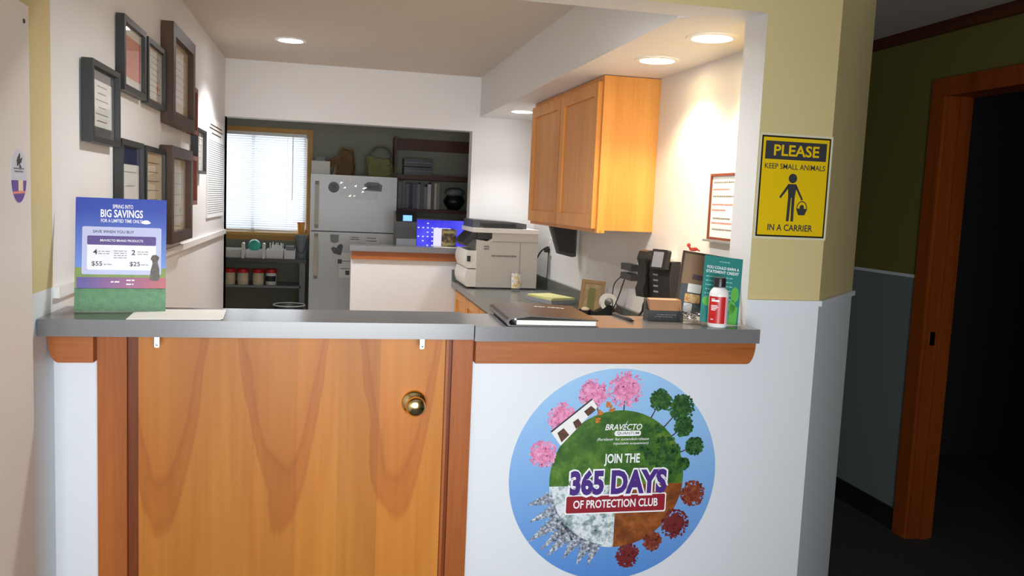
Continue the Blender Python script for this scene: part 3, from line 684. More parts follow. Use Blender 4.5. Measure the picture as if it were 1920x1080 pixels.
lines('logo_print', [(Pc(.39, 0)[0], Pc(.50, 0)[0], Pc(0, .745)[1]), (Pc(.56, 0)[0], Pc(.65, 0)[0], Pc(0, .73)[1]), (Pc(.56, 0)[0], Pc(.64, 0)[0], Pc(0, .765)[1])], wh, ps, .0023, .003)
lines('legal_print', [(Pc(.06, 0)[0], Pc(.9, 0)[0], Pc(0, .83+.014*k)[1]) for k in range(10)], mat('pale_green_print', srgb(92, 146, 96), .5), ps, .0022, .0010)
flat('cloud', [[Pc(.77+.05*math.cos(q)*(1+.2*math.sin(3*q)), .205+.018*math.sin(q)) for q in [2*PI*i/16 for i in range(16)]][::-1]], wh, ps, .0018)
dogm = speckle('poster_dog', [srgb(40, 34, 30), srgb(92, 76, 60)], 80)
flat('dog_picture', [[Pc(u, v) for u, v in ((.815, .72), (.83, .63), (.85, .57), (.842, .545), (.825, .535), (.845, .50), (.885, .495), (.925, .515), (.915, .54), (.905, .56), (.925, .62), (.93, .70), (.915, .725), (.87, .73))]], dogm, ps, .0032)
bm = B(); box(bm, -.02, .02, .002, .15, -.0008, 0); e = obj('easel_back', bm, 'cream', ps)
e.rotation_euler = (0, 0, 0)

# ------------------------------------------------------------------ sheets lying on the counter flap
t = thing('paper_sheet', 'white paper sheet lying on the counter flap by the poster', 'paper', axes((.29, -.030, CT), (math.cos(.06), math.sin(.06), 0), (-math.sin(.06), math.cos(.06), 0), (0, 0, 1)))
bm = B(); box(bm, -.105, .105, -.085, .085, .0003, .0012); obj('sheet', bm, 'paper', t)
bm = B(); box(bm, -.10, .11, -.08, .09, .0012, .0018); o = obj('top_sheet', bm, 'paper', t)

# ------------------------------------------------------------------ binder
bd = thing('leather_binder', 'closed dark brown leather binder with silver lettering on the countertop', 'binder', axes((1.228, .004, ZC+.0005), (1, .0, 0), (0, 1, 0), (0, 0, 1)))
bm = B(); box(bm, -.112, .122, -.128, .165, 0, .003); obj('back_cover', bm, 'leather', bd, bevel=.001)
bm = B(); box(bm, -.095, .117, -.122, .158, .0035, .0155); obj('pages', bm, 'paper', bd)
bm = B(); prism(bm, [(-.112, .0175), (-.06, .0255), (-.03, .0245), (.122, .0165), (.122, .0195), (-.03, .0278), (-.062, .0288), (-.115, .0205)], -.128, .165, 'y'); obj('front_cover', bm, 'leather', bd, bevel=.0008)
bm = B(); prism(bm, [(-.112, 0), (-.112, .003), (-.117, .010), (-.1115, .0175), (-.115, .0205), (-.122, .016), (-.124, .009), (-.119, .001)], -.128, .165, 'y'); obj('spine', bm, 'leather', bd)
bm = B(); box(bm, -.102, -.097, -.1285, -.1275, .016, .021); o = obj('corner_protector', bm, 'chrome', bd); o['label'] = 'shiny metal corner'
lines('silver_lettering', [(-.01, .02, .07), (.03, .08, .071)], wh, bd, .0245, .009)
for o_ in bd.children:
    if o_.name.startswith('silver'): o_.rotation_euler = (0, math.radians(3.1), 0); o_.location = (0, 0, .0030)
bd.rotation_euler.rotate_axis('Z', math.radians(-2))

# pen
t = thing('ballpoint_pen', 'dark ballpoint pen lying on the countertop right of the binder', 'pen', axes((1.478, .045, ZC+.0052), (.08, -.99, 0), (.99, .08, 0), (0, 0, 1)))
KM = Matrix.Rotation(PI/2, 4, 'Y')
bm = B(); lathe(bm, [(0, -.075), (.0042, -.073), (.0045, .02)], 12, KM); obj('barrel', bm, 'dgrey', t, smooth=True)
bm = B(); lathe(bm, [(.0046, .02), (.005, .04), (.0045, .058), (.0012, .07), (0, .071)], 12, KM); obj('grip', bm, 'black', t, smooth=True)
bm = B(); box(bm, -.07, -.03, -.0012, .0012, .0045, .0055); obj('clip', bm, 'chrome', t)

# card holder box
t = thing('card_holder', 'black and brown business card holder on the countertop', 'card holder', axes((1.592, .03, ZC+.0003), (math.cos(-.12), math.sin(-.12), 0), (-math.sin(-.12), math.cos(-.12), 0), (0, 0, 1)))
bm = B(); prism(bm, [(-.022, 0), (-.022, .03), (-.005, .034), (.022, .058), (.03, .058), (.03, 0)], -.052, .052, 'x'); obj('base', bm, 'black', t, bevel=.002)
bm = B(); prism(bm, [(-.0215, .0305), (-.012, .060), (.020, .062), (.021, .0575), (-.005, .0345)], -.046, .046, 'x'); o = obj('cards', bm, mat('tan_cards', srgb(176, 128, 92), .3), t); o['label'] = 'stack of tan cards'
lines('print', [(-.03, .02, .012), (-.025, .03, .018)], 'ink', t, 0.0, .002)
for o_ in t.children:
    if o_.name.startswith('print'): o_.rotation_euler = (PI/2, 0, 0); o_.location = (0, -.0221, 0)

# glass dish with clips
t = thing('glass_dish', 'small glass dish of shiny clips beside the white bottle', 'dish', (1.652, -.028, ZC+.0003))
bm = B(); lathe(bm, [(0, 0), (.030, 0), (.033, .004), (.034, .030), (.036, .036), (.0335, .036), (.0315, .030), (.030, .007), (0, .006)], 32); obj('bowl', bm, 'glass', t, smooth=True)
bm = B(); lathe(bm, [(.036, .036), (.037, .038), (.030, .046), (.010, .052), (.006, .056), (.009, .060), (.006, .064), (0, .065)], 32); obj('lid', bm, 'glass', t, smooth=True)
bm = B()
for k in range(26):
    a = random.uniform(0, 2*PI); q = .022*math.sqrt(random.random()); z = random.uniform(.010, .032); d = Vector((random.uniform(-1, 1), random.uniform(-1, 1), random.uniform(-.4, .4))).normalized()*.007
    p = Vector((q*math.cos(a), q*math.sin(a), z)); tube(bm, [p-d, p+d], .0016, 6)
o = obj('paper_clips', bm, 'chrome', t); o['kind'] = 'stuff'; o['label'] = 'jumble of shiny clips'

# bottle
t = thing('lotion_bottle', 'white plastic bottle with red label and black cap', 'bottle', (1.7035, -.085, ZC+.0003))
bm = B(); lathe(bm, [(0, 0), (.024, 0), (.0265, .004), (.0265, .088), (.025, .098), (.018, .107), (.013, .111), (.013, .114), (0, .114)], 36); obj('body', bm, 'whitep', t, smooth=True)
bm = B(); lathe(bm, [(.013, .110), (.0165, .112), (.0165, .134), (.0155, .137), (0, .1375)], 28); obj('cap', bm, 'black', t, smooth=True)
bm = B(); R_ = .0269; n = 16; a0, a1 = math.radians(175), math.radians(288)
vs = [[bm.verts.new((R_*math.cos(a0+(a1-a0)*i/n), R_*math.sin(a0+(a1-a0)*i/n), z)) for i in range(n+1)] for z in (.012, .086)]
for i in range(n): bm.faces.new((vs[0][i], vs[0][i+1], vs[1][i+1], vs[1][i]))
lb = obj('label', bm, 'red', t, smooth=True); lb['label'] = 'red printed label'
bm = B(); R_ = .0271
for zz, c0, c1 in [(.078, 200, 222), (.072, 200, 248), (.060, 200, 238), (.056, 200, 244), (.052, 200, 236), (.048, 200, 228), (.022, 200, 218)]:
    hh = .005 if zz == .072 else .0022
    q = [(math.radians(c0+(c1-c0)*i/6)) for i in range(7)]
    for i in range(6):
        bm.faces.new([bm.verts.new((R_*math.cos(x), R_*math.sin(x), z)) for x, z in ((q[i], zz), (q[i+1], zz), (q[i+1], zz+hh), (q[i], zz+hh))])
obj('label_print', bm, wh, lb)
bm = B(); R_ = .0269; a0, a1 = math.radians(290), math.radians(370)
vs = [[bm.verts.new((R_*math.cos(a0+(a1-a0)*i/n), R_*math.sin(a0+(a1-a0)*i/n), z)) for i in range(n+1)] for z in (.014, .084)]
for i in range(n): bm.faces.new((vs[0][i], vs[0][i+1], vs[1][i+1], vs[1][i]))
o = obj('side_label', bm, mat('pale_pink_label', srgb(224, 190, 196), .4), t, smooth=True)

# teal brochure
lean = math.radians(10); tw = math.radians(6)
bxv = Vector((math.cos(.08), math.sin(.08)*-1, 0)); bnv = bxv.cross(Vector((0, 0, 1)))
bup = (Vector((0, 0, 1))*math.cos(lean)-bnv*math.sin(lean)); bn2 = bxv.cross(bup)
Rt = Matrix.Rotation(tw, 3, bn2) if False else Matrix.Rotation(math.radians(-5), 3, bn2)
bxv, bup = Rt @ bxv, Rt @ bup
tb = thing('teal_brochure', 'teal and green printed brochure card standing behind the white bottle', 'brochure', axes((1.722, -.055, ZC+.0055), bxv, bup, bn2))
flat('card', [[(-.056, 0), (.056, 0), (.056, .188), (-.056, .188)]], mat('brochure_teal', srgb(40, 128, 122), .4), tb, .0016, .0016)
lf = mat('brochure_green', srgb(94, 178, 74), .4)
for p_ in (circ(.040, .085, .012, 16, ry=.022), [(.025, .0), (.050, .0), (.052, .05), (.030, .06)], circ(-.038, .06, .016, 16, ry=.014), circ(.034, .05, .01, 16, ry=.02)): flat('leaf_print', [p_], lf, tb, .0019)
text('lettering', 'YOU COULD EARN A', wh, tb, -.049, .047, .152, .160, .0019, bold=.02)
text('lettering', 'STATEMENT CREDIT', wh, tb, -.049, .047, .140, .148, .0019, bold=.02)
lines('print', [(-.012, .018, .172)]+[(-.048, .03, .128-.012*k) for k in range(6)], mat('pale_teal', srgb(140, 196, 190), .4), tb, .0019, .003)

# dark standing frame with pinned papers
fx = Vector((math.cos(.22), -math.sin(.22), 0)); fn = fx.cross(Vector((0, 0, 1)))
fu = Vector((0, 0, 1))*math.cos(.21)-fn*math.sin(.21); f2 = fx.cross(fu)
Rt = Matrix.Rotation(math.radians(-7), 3, f2); fx, fu = Rt @ fx, Rt @ fu
pb = thing('standing_frame', 'dark standing frame with brown panel behind the teal brochure', 'picture frame', axes((1.708, .055, ZC+.010), fx, fu, f2))
bm = B(); ring(bm, -.068, .068, 0, .186, .006, -.004, .005); obj('frame', bm, 'brownf', pb, bevel=.001)
flat('panel', [[(-.063, .005), (.063, .005), (.063, .181), (-.063, .181)]], mat('brown_card', srgb(140, 108, 78), .5, var=.1), pb, .001, .004)
flat('lower_panel', [[(-.063, .005), (.063, .005), (.063, .09), (-.063, .09)]], 'dgrey', pb, .0016)
flat('white_card', [rrect(-.040, -.0, .066, .092, .003)], 'paper', pb, .0024); flat('picture_card', [rrect(-.045, .0, .036, .062, .003)], speckle('card_picture', [srgb(190, 40, 40), srgb(226, 170, 90), srgb(240, 220, 200)], 60), pb, .0024)
flat('small_card', [rrect(-.045, -.02, .006, .034, .003)], 'paper', pb, .0024)
flat('purple_print', [[(-.03, .105), (.0, .105), (.0, .12), (-.03, .12)]], mat('plum_print', srgb(88, 58, 72), .5), pb, .0018)
fpos = pb.matrix_world @ Vector((-.044, .1875, .001))
rf = thing('red_figurine', 'tiny red crab figurine on top of the dark standing frame', 'figurine', Matrix.Translation(fpos))
def ell(bm, c, r, s=10):
    bmesh.ops.create_uvsphere(bm, u_segments=s*2, v_segments=s, radius=1, matrix=Matrix.Translation(c) @ Matrix.Diagonal((r[0], r[1], r[2], 1)))
redm = mat('coral_red', srgb(226, 70, 52), .35)
bm = B(); ell(bm, (.006, 0, .0065), (.014, .008, .0065)); obj('body', bm, redm, rf, smooth=True)
bm = B(); ell(bm, (-.010, 0, .018), (.006, .005, .006)); tube(bm, [(-.004, 0, .008), (-.009, 0, .013), (-.010, 0, .018)], .003, 8); obj('claw', bm, redm, rf, smooth=True)
bm = B(); tube(bm, [(.014, 0, .006), (.020, -.002, .004), (.025, -.003, .0015)], .0022, 8); obj('tail', bm, redm, rf, smooth=True)

# ------------------------------------------------------------------ things on the lower desk
# copier / printer
pr = thing('office_printer', 'large beige office printer on the dark desk countertop', 'printer', (1.55, 2.95, LZ))
bm = B(); prism(bm, [(.005, .012), (.395, .012), (.395, .352), (.100, .352), (.100, .318), (.070, .300), (.005, .308)], 0, .46, 'y'); obj('body', bm, 'printerp', pr, bevel=.004)
bm = B(); box(bm, .012, .385, .01, .45, .0005, .012); obj('base', bm, 'dgrey', pr)
bm = B(); box(bm, -.022, .398, -.004, .462, .353, .380); obj('scanner_bed', bm, 'printerw', pr, bevel=.004)
bm = B(); box(bm, .006, .098, .004, .456, .311, .352); obj('output_bay', bm, 'black', pr)
bm = B(); prism(bm, [(-.012, .3805), (.33, .3805), (.33, .412), (.27, .420), (.0, .430), (-.012, .425)], .06, .45, 'y'); ad = obj('document_feeder', bm, 'dgrey', pr, bevel=.004)
bm = B(); box(bm, .05, .30, .03, .06, .3805, .384); box(bm, .03, .26, .055, .06, .392, .410); obj('feeder_tray', bm, 'black', ad)
bm = B(); prism(bm, [(-.085, .285), (-.020, .352), (.005, .352), (.005, .325), (-.06, .262)], .02, .36, 'y'); cp = obj('control_panel', bm, 'black', pr, bevel=.003)
def tray(z0, z1):
    pts = [(.005, z0), (.005, z1)]+[(-.048-.014*math.sin(PI*k/8), z1-(z1-z0)*k/8) for k in range(9)]
    bm = B(); prism(bm, pts, .012, .448, 'y'); return obj('paper_tray', bm, 'printerw', pr, bevel=.003)
ta = tray(.128, .238); tb_ = tray(.012, .122)
bm = B(); box(bm, -.052, -.030, .0095, .0115, .17, .205); obj('grip_slot', bm, 'black', ta)
bm = B(); box(bm, .28, .283, -.0012, 0, .03, .30); box(bm, .10, .395, -.0012, 0, .298, .301); obj('panel_seam', bm, 'mgrey', pr)
lines('print', [(.10, .26, .205), (.05, .085, .262), (.05, .085, .247)], 'ink', pr, .0, .010)
for o_ in pr.children:
    if o_.name.startswith('print') : o_.rotation_euler = (PI/2, 0, 0); o_.location = (0, -.001, 0)
# cord of the printer to the wall outlet
bm = B(); tube(bm, curve3([(1.955, 3.05, 1.06), (1.985, 3.03, 1.13), (2.015, 3.01, 1.16), (2.030, 3.0, 1.165)], 8), .005)
tube(bm, curve3([(2.026, 2.99, 1.13), (2.02, 2.97, 1.05), (2.015, 2.96, .98), (2.0, 2.95, .905)], 8), .003)
tag(obj('printer_cable', bm, 'black', smooth=True), 'black power cable from printer up to the wall outlet', 'cable')
def outlet(label, y, z, w_=.07, h=.115, name='wall_outlet'):
    t = thing(name, label, 'outlet', onright(y, z))
    bm = B(); prism(bm, rrect(-w_/2, w_/2, -h/2, h/2, .006), .0003, .005); obj('cover_plate', bm, 'whitep', t)
    for s in (-1, 1):
        bm = B(); prism(bm, rrect(-.014, .014, s*.021-.014, s*.021+.014, .008), .005, .007); obj('socket', bm, 'paper', t)
    return t
t = outlet('white wall outlet behind the printer cord', 3.0, 1.165)
outlet('white wall outlet under the cabinet, between screen and phone', 2.23, 1.128)
t = thing('power_plug', 'black plug in the outlet beside the printer', 'plug', onright(3.0, 1.165, XW-.0075))
bm = B(); box(bm, -.018, .018, -.034, -.006, 0, .03); obj('plug_body', bm, 'black', t, bevel=.004)

# printed cup
t = thing('printed_glass', 'clear drinking glass with colourful print in front of the printer', 'glass', (1.795, 2.87, LZ+.0004))
bm = B(); lathe(bm, [(0, 0), (.026, 0), (.029, .004), (.034, .126), (.0325, .127), (.0275, .010), (0, .008)], 28); obj('tumbler', bm, 'glass', t, smooth=True)
bm = B(); n = 14; prt = speckle('cup_print', [srgb(206, 46, 30), srgb(230, 190, 60), srgb(246, 240, 226), srgb(240, 238, 236), srgb(60, 70, 150)], 30)
vs = [[bm.verts.new(((.0296+.0041*z/.127+.0002)*math.cos(a), (.0296+.0041*z/.127+.0002)*math.sin(a), z)) for a in [math.radians(195+130*i/n) for i in range(n+1)]] for z in (.02, .06, .112)]
for j in range(2):
    for i in range(n): bm.faces.new((vs[j][i], vs[j][i+1], vs[j+1][i+1], vs[j+1][i]))
obj('print', bm, prt, t, smooth=True)

# tray with yellow papers
t = thing('paper_tray', 'shallow tray of pale yellow papers on the desk countertop', 'tray', axes((1.885, 2.36, LZ+.0004), (math.cos(.35), math.sin(.35), 0), (-math.sin(.35), math.cos(.35), 0), (0, 0, 1)))
bm = B(); prism(bm, rrect(-.085, .085, -.13, .13, .012), 0, .003); ring(bm, -.085, .085, -.13, .13, .004, .003, .022); obj('tray_body', bm, 'steel', t)
for k in range(5):
    bm = B(); box(bm, -.078, .078, -.12, .12, .004+k*.006, .0095+k*.006)
    o = obj('paper_pad', bm, mat('pale_yellow_paper', srgb(226, 224, 150), .8), t); o.rotation_euler = (0, 0, random.uniform(-.06, .06))

# dark screen hanging under the cabinet
t = thing('under_cabinet_screen', 'dark flip-down screen hanging under the maple cabinet', 'screen', (1.93, 2.36, ZCB-.0005))
bm = B(); prism(bm, [(-.075, 0), (.085, 0), (.085, -.172), (.06, -.176), (-.02, -.158)], -.02, .02, 'y'); obj('screen_body', bm, 'dgrey', t, bevel=.004)
bm = B(); prism(bm, [(-.055, -.012), (.075, -.012), (.075, -.158), (-.012, -.145)], -.0215, -.0202, 'y'); obj('screen_face', bm, 'black', t)

# small tan photo frame, tape dispenser, black stapler
fx = Vector((math.cos(-.35), math.sin(-.35), 0)); fn = fx.cross(Vector((0, 0, 1))); fu = Vector((0, 0, 1))*math.cos(.2)-fn*math.sin(.2); Rt = Matrix.Rotation(math.radians(-4), 3, fx.cross(fu)); fx, fu = Rt @ fx, Rt @ fu
t = thing('photo_frame', 'tan photo frame leaning on the desk below the cabinet', 'picture frame', axes((1.94, 1.80, LZ+.009), fx, fu, fx.cross(fu)))
bm = B(); ring(bm, -.06, .06, 0, .17, .018, -.008, .006); obj('frame', bm, mat('tan_frame', srgb(168, 128, 76), .5), t, bevel=.002)
flat('picture', [[(-.044, .016), (.044, .016), (.044, .154), (-.044, .154)]], speckle('tan_picture', [srgb(150, 120, 70), srgb(196, 170, 110)], 20), t, .001, .006)
flat('yellow_note', [[(-.02, .02), (.016, .02), (.016, .13), (-.02, .13)]], 'olivebag', t, .0018)
t = thing('tape_dispenser', 'black tape dispenser with white tape roll beside the tan photo frame', 'tape dispenser', (1.945, 1.62, LZ+.0004))
bm = B(); prism(bm, [(-.065, 0), (.06, 0), (.06, .04), (.045, .075), (.02, .082), (-.005, .06), (-.035, .045), (-.065, .05)], -.025, .025, 'y'); obj('base', bm, 'black', t, bevel=.004)
bm = B(); KM = Matrix.Translation((.022, -.012, .092)) @ Matrix.Rotation(PI/2, 4, 'X'); lathe(bm, [(.022, -.012), (.042, -.012), (.042, .012), (.022, .012), (.022, -.012)], 32, KM); o = obj('tape_roll', bm, 'whitep', t, smooth=True); o['label'] = 'white tape roll'
t = thing('clip_cup', 'small black cup of clips left of the tape dispenser', 'cup', (1.865, 1.64, LZ+.0004))
bm = B(); lathe(bm, [(0, 0), (.03, 0), (.032, .05), (.03, .05), (.028, .004), (0, .004)], 24); obj('cup', bm, 'black', t, smooth=True)
bm = B(); ell(bm, (.0, 0, .052), (.02, .018, .012)); o = obj('eraser', bm, 'cream', t, smooth=True)

# wall phone
pn = Vector((-.90, -.436, 0))
ph = thing('wall_phone', 'black desk phone with small screen mounted on the side wall', 'telephone', axes((1.965, .985, 1.172), (.436, -.90, 0), (0, 0, 1), pn) @ Matrix.Diagonal((.84, 1, 1, 1)))
bm = B(); prism(bm, [(-.095, -.035), (.02, -.035), (.02, -.10), (-.06, -.07)], -.06, .07, 'y'); o = obj('wall_bracket', bm, 'whitep', ph, bevel=.003); o['label'] = 'white wall bracket'
bm = B(); prism(bm, [(-.098, -.03), (-.098, .022), (.0, .034), (.06, .024), (.06, -.03)], -.032, .098, 'x'); obj('body', bm, 'black', ph, bevel=.006)
bm = B(); prism(bm, [(-.098, -.03), (-.098, .012), (.07, .016), (.07, -.03)], -.092, -.032, 'x'); obj('cradle', bm, 'black', ph, bevel=.004)
bm = B(); prism(bm, rrect(-.048, .048, -.036, .044, .008), -.012, .012)
sc = obj('display', bm, 'black', ph, bevel=.003); sc.location = (.046, .062, .044); sc.rotation_euler = (math.radians(-10), 0, 0)
bm = B(); prism(bm, rrect(-.036, .028, -.028, .034, .003), .0121, .0128); o = obj('screen', bm, mat('grey_lcd', srgb(122, 126, 140), .15), sc); o['label'] = 'grey display screen'
bm = B(); prism(bm, [(-.095, .014), (-.092, .05), (-.06, .058), (-.035, .048), (.04, .048), (.065, .058), (.094, .046), (.098, .018), (.07, .012), (.05, .026), (-.045, .026), (-.07, .012)], -.09, -.038, 'x')
obj('handset', bm, 'black', ph, bevel=.009, seg=3, smooth=True)
for k in range(4):
    bm = B(); box(bm, -.015, .015, -.0035, .0035, 0, .003); o = obj('key', bm, 'mgrey', ph, bevel=.0008); o.location = (.012, .004-.023*k, .0335-.0028*k); o.rotation_euler = (math.radians(-7), 0, 0)
bm = B(); box(bm, -.07, .06, -.106, -.099, -.02, .02); obj('stand', bm, 'mgrey', ph, bevel=.002)
bm = B(); tube(bm, curve3([(2.0, 1.17, 1.07), (1.985, 1.19, 1.03), (1.99, 1.22, .99), (1.975, 1.26, .95), (1.97, 1.30, .905)], 8), .005)
tube(bm, curve3([(1.985, 1.10, 1.06), (1.98, 1.11, 1.0), (1.975, 1.12, .94), (1.965, 1.13, .897)], 8), .0055)
tag(obj('phone_cord', bm, 'black', smooth=True), 'black phone cords hanging from the wall phone to the desk', 'cord')
# adapters
for k, (z, lab) in enumerate(((1.165, 'upper black power adapter on the wall left of the phone'), (1.122, 'lower black power adapter on the wall left of the phone'))):
    t = thing('power_adapter', lab, 'adapter', onright(1.475, z, XW-.0055), group='power adapters by the phone')
    bm = B(); box(bm, -.07, .07, -.015, .015, 0, .036); obj('adapter_body', bm, 'black', t, bevel=.004)
    bm = B(); box(bm, .02, .05, -.004, .004, .036, .0375); obj('rating_mark', bm, 'dgrey', t)
outlet('white wall outlet holding the two black adapters', 1.475, 1.143, .09, .115)
bm = B(); tube(bm, curve3([(2.0, 1.54, 1.115), (1.99, 1.60, 1.07), (1.985, 1.60, 1.0), (1.98, 1.56, .93), (1.975, 1.52, .895)], 8), .0025)
tube(bm, curve3([(2.0, 1.49, 1.105), (1.99, 1.53, 1.02), (1.98, 1.58, .94), (1.97, 1.60, .895)], 8), .003)
tube(bm, curve3([(1.985, 1.55, .99), (1.98, 1.45, .95), (1.97, 1.42, .92), (1.965, 1.38, .895)], 8), .003)
tag(obj('adapter_cord', bm, 'black', smooth=True), 'thin black cords trailing from the adapters to the desk', 'cord')

# whiteboard on the right wall
t = thing('small_whiteboard', 'small dark framed whiteboard with notes beside the pillar', 'whiteboard', onright(.555, 1.456))
bm = B(); ring(bm, -.15, .15, -.120, .120, .009, .001, .014); obj('frame', bm, 'redf', t, bevel=.002)
bm = B(); box(bm, -.142, .142, -.112, .112, .0005, .008); bo = obj('board', bm, 'whitep', t)
bm = B()
pinkink = mat('pink_marker', srgb(206, 120, 120), .5)
lines('handwriting', [(-.13, .1, .085), (-.13, .05, .035), (-.12, .02, -.045), (-.12, .06, -.085)], 'ink', t, .0086, .006)
lines('handwriting', [(-.13, .0, .06), (-.13, .08, .005), (-.13, -.02, -.015), (-.13, .06, -.062)], pinkink, t, .0086, .006)
bm.free(); bm = B(); box(bm, -.15, .15, -.128, -.1205, .001, .03); obj('pen_ledge', bm, 'mgrey', t)

# ------------------------------------------------------------------ back room
# window, blind
wn = thing('window_1', 'back-room window with honey wood frame', 'window', (0, YBK, WZ0), kind='structure')
H_ = WZ1-WZ0
bm = B()
for a in ((WX0, WX0+.03, 0, H_), (WX1-.03, WX1, 0, H_), (WX0, WX1, 0, .03), (WX0, WX1, H_-.03, H_), (.0, .03, 0, H_)): box(bm, a[0], a[1], .02, .09, a[2], a[3])
obj('sash', bm, 'whitep', wn)
bm = B(); box(bm, WX0+.03, WX1-.03, .055, .061, .03, H_-.03); obj('pane', bm, 'pane', wn)
bm = B(); box(bm, WX1, WX1+.045, -.018, -.0005, -.02, H_+.04); obj('casing', bm, 'winwood', wn, bevel=.003)
bm = B(); box(bm, WX0-.045, WX0, -.018, -.0005, -.02, H_+.04); obj('casing', bm, 'winwood', wn, bevel=.003)
bm = B(); box(bm, WX0, WX1, -.018, -.0005, H_, H_+.04); obj('head_casing', bm, 'winwoodx', wn, bevel=.003)
bm = B(); box(bm, WX0-.06, WX1+.05, -.11, .02, -.025, 0.0); obj('sill', bm, 'winwoodx', wn, bevel=.003)
bm = B(); box(bm, WX0-.045, WX1+.045, -.016, -.0005, -.07, -.026); obj('sill_apron', bm, 'winwoodx', wn, bevel=.003)
bl = thing('window_blind', 'white horizontal slat blind hanging in the back-room window', 'blind', (0, YBK-.022, WZ0))
bm = B(); box(bm, WX0+.004, WX1-.004, -.015, .015, H_-.03, H_-.002); obj('headrail', bm, 'whitep', bl)
slat = translucent('blind_slat', srgb(216, 219, 224), .42); sm = None
ns = 40
for k in range(ns):
    if sm is None:
        bm = B(); n = 3
        vs = [[bm.verts.new((x, -.0125+.025*i/n, .0025*math.sin(PI*i/n))) for i in range(n+1)] for x in (WX0+.006, WX1-.006)]
        for i in range(n): bm.faces.new((vs[0][i], vs[0][i+1], vs[1][i+1], vs[1][i]))
        s0 = obj('slat', bm, slat, bl, smooth=True); sm = s0.data
    else:
        s0 = bpy.data.objects.new('slat', sm); COL.objects.link(s0); s0.parent = bl
    s0.location = (0, 0, .035+k*(H_-.075)/(ns-1)); s0.rotation_euler = (math.radians(33), 0, 0)
bm = B(); box(bm, WX0+.006, WX1-.006, -.012, .012, .006, .022); obj('bottom_rail', bm, 'whitep', bl)
for x in (-.30, .30):
    bm = B(); tube(bm, [(x, -.016, H_-.02), (x, -.016, .02)], .0012, 6); obj('ladder_cord', bm, 'whitep', bl)
bm = B(); tube(bm, [(.345, -.024, H_-.03), (.345, -.026, .28)], .004, 6); obj('tilt_wand', bm, 'whitep', bl)

# table under the window
TZ = .893
tbk = thing('window_table', 'dark topped table with lower shelf under the back-room window', 'table', (0, 5.1, 0))
bm = B(); box(bm, -.60, .485, -.17, .20, TZ-.03, TZ); obj('table_top', bm, 'dgrey', tbk, bevel=.003)
bm = B(); box(bm, -.60, .44, -.15, .19, .652, .670); obj('shelf', bm, 'mgrey', tbk)
for x, y in ((.43, -.15), (.43, .15), (-.60, -.15), (-.60, .15)):
    bm = B(); box(bm, x, x+.045, y, y+.04, 0, TZ-.031); obj('leg', bm, 'mgrey', tbk, bevel=.003)
def bin_(label, x0, x1, y0, y1, h, z, material='whitep', name='storage_bin', t_=.006, flare=.0):
    t = thing(name, label, 'bin', ((x0+x1)/2, (y0+y1)/2, z+.0004), group='white bins on the window table')
    w_, d_ = (x1-x0)/2, (y1-y0)/2
    bm = B(); box(bm, -w_, w_, -d_, d_, 0, .005); ring(bm, -w_, w_, -d_, d_, t_, .005, h); obj('shell', bm, material, t, bevel=.002)
    return t
bin_('low white tray at the left end of the window table', -.36, -.02, 4.98, 5.22, .065, TZ)
bin_('white divided bin with the teal ball on the window table', .0, .135, 4.98, 5.2, .06, TZ)
for x, lab in ((-.004, 'white upright divider left of the teal ball'), (.138, 'white upright divider right of the teal ball')):
    bm = B(); prism(bm, rrect(-.011, .011, 0, .125, .010), -.04, .04, 'y')
    o = obj('file_divider', bm, 'whitep', None, bevel=.002); o.location = (x-.004 if x > 0.1 else x-.011, 4.935, TZ+.0004)
    if x > .1: o.location.x = .146
    tag(o, lab, 'divider', 'white dividers on the window table')
t = thing('teal_ball', 'teal green ball resting in the white divided bin', 'ball', (.060, 5.08, TZ+.062)); bm = B(); ell(bm, (0, 0, .035), (.05, .05, .05), 12); obj('ball', bm, 'teal', t, smooth=True)
t = bin_('white bin of upright white swabs on the window table', .16, .295, 4.98, 5.2, .07, TZ)
bm = B()
for k in range(26):
    x, y = random.uniform(-.055, .055), random.uniform(-.09, .09); tube(bm, [(x, y, .006), (x+random.uniform(-.02, .02), y, random.uniform(.09, .125))], .004, 6)
o = obj('swabs', bm, 'paper', t); o['kind'] = 'stuff'
t = bin_('white bin of blue and grey packets on the window table', .305, .392, 4.96, 5.2, .07, TZ)
for k, mm in enumerate(('mgrey', 'navy', 'mgrey')):
    bm = B(); box(bm, -.033, .033, -.09+k*.05, -.06+k*.05, .006, .105-.01*k); obj('packet', bm, mm, t, bevel=.002)
t = thing('grey_bucket', 'grey plastic pail standing at the right end of the window table', 'bucket', (.437, 5.05, TZ+.0004))
bm = B(); lathe(bm, [(0, 0), (.040, 0), (.046, .15), (.050, .195), (.046, .195), (.042, .15), (.037, .006), (0, .006)], 28); obj('pail', bm, 'mgrey', t, smooth=True)
bm = B(); tube(bm, curve3([(-.046, -.012, .17), (-.03, -.052, .08), (0, -.056, .05), (.03, -.052, .08), (.046, -.012, .17)], 8), .003); obj('bail_handle', bm, 'dgrey', t, smooth=True)
t = thing('orange_cup', 'small orange cup on the window sill', 'cup', (.425, 5.318, WZ0+.0008))
bm = B(); lathe(bm, [(0, 0), (.026, 0), (.032, .088), (.030, .088), (.024, .004), (0, .004)], 24); obj('cup_body', bm, 'orange', t, smooth=True)
bm = B(); lathe(bm, [(.0335, .088), (.0335, .096), (0, .097)], 24); obj('lid', bm, 'red', t, smooth=True)
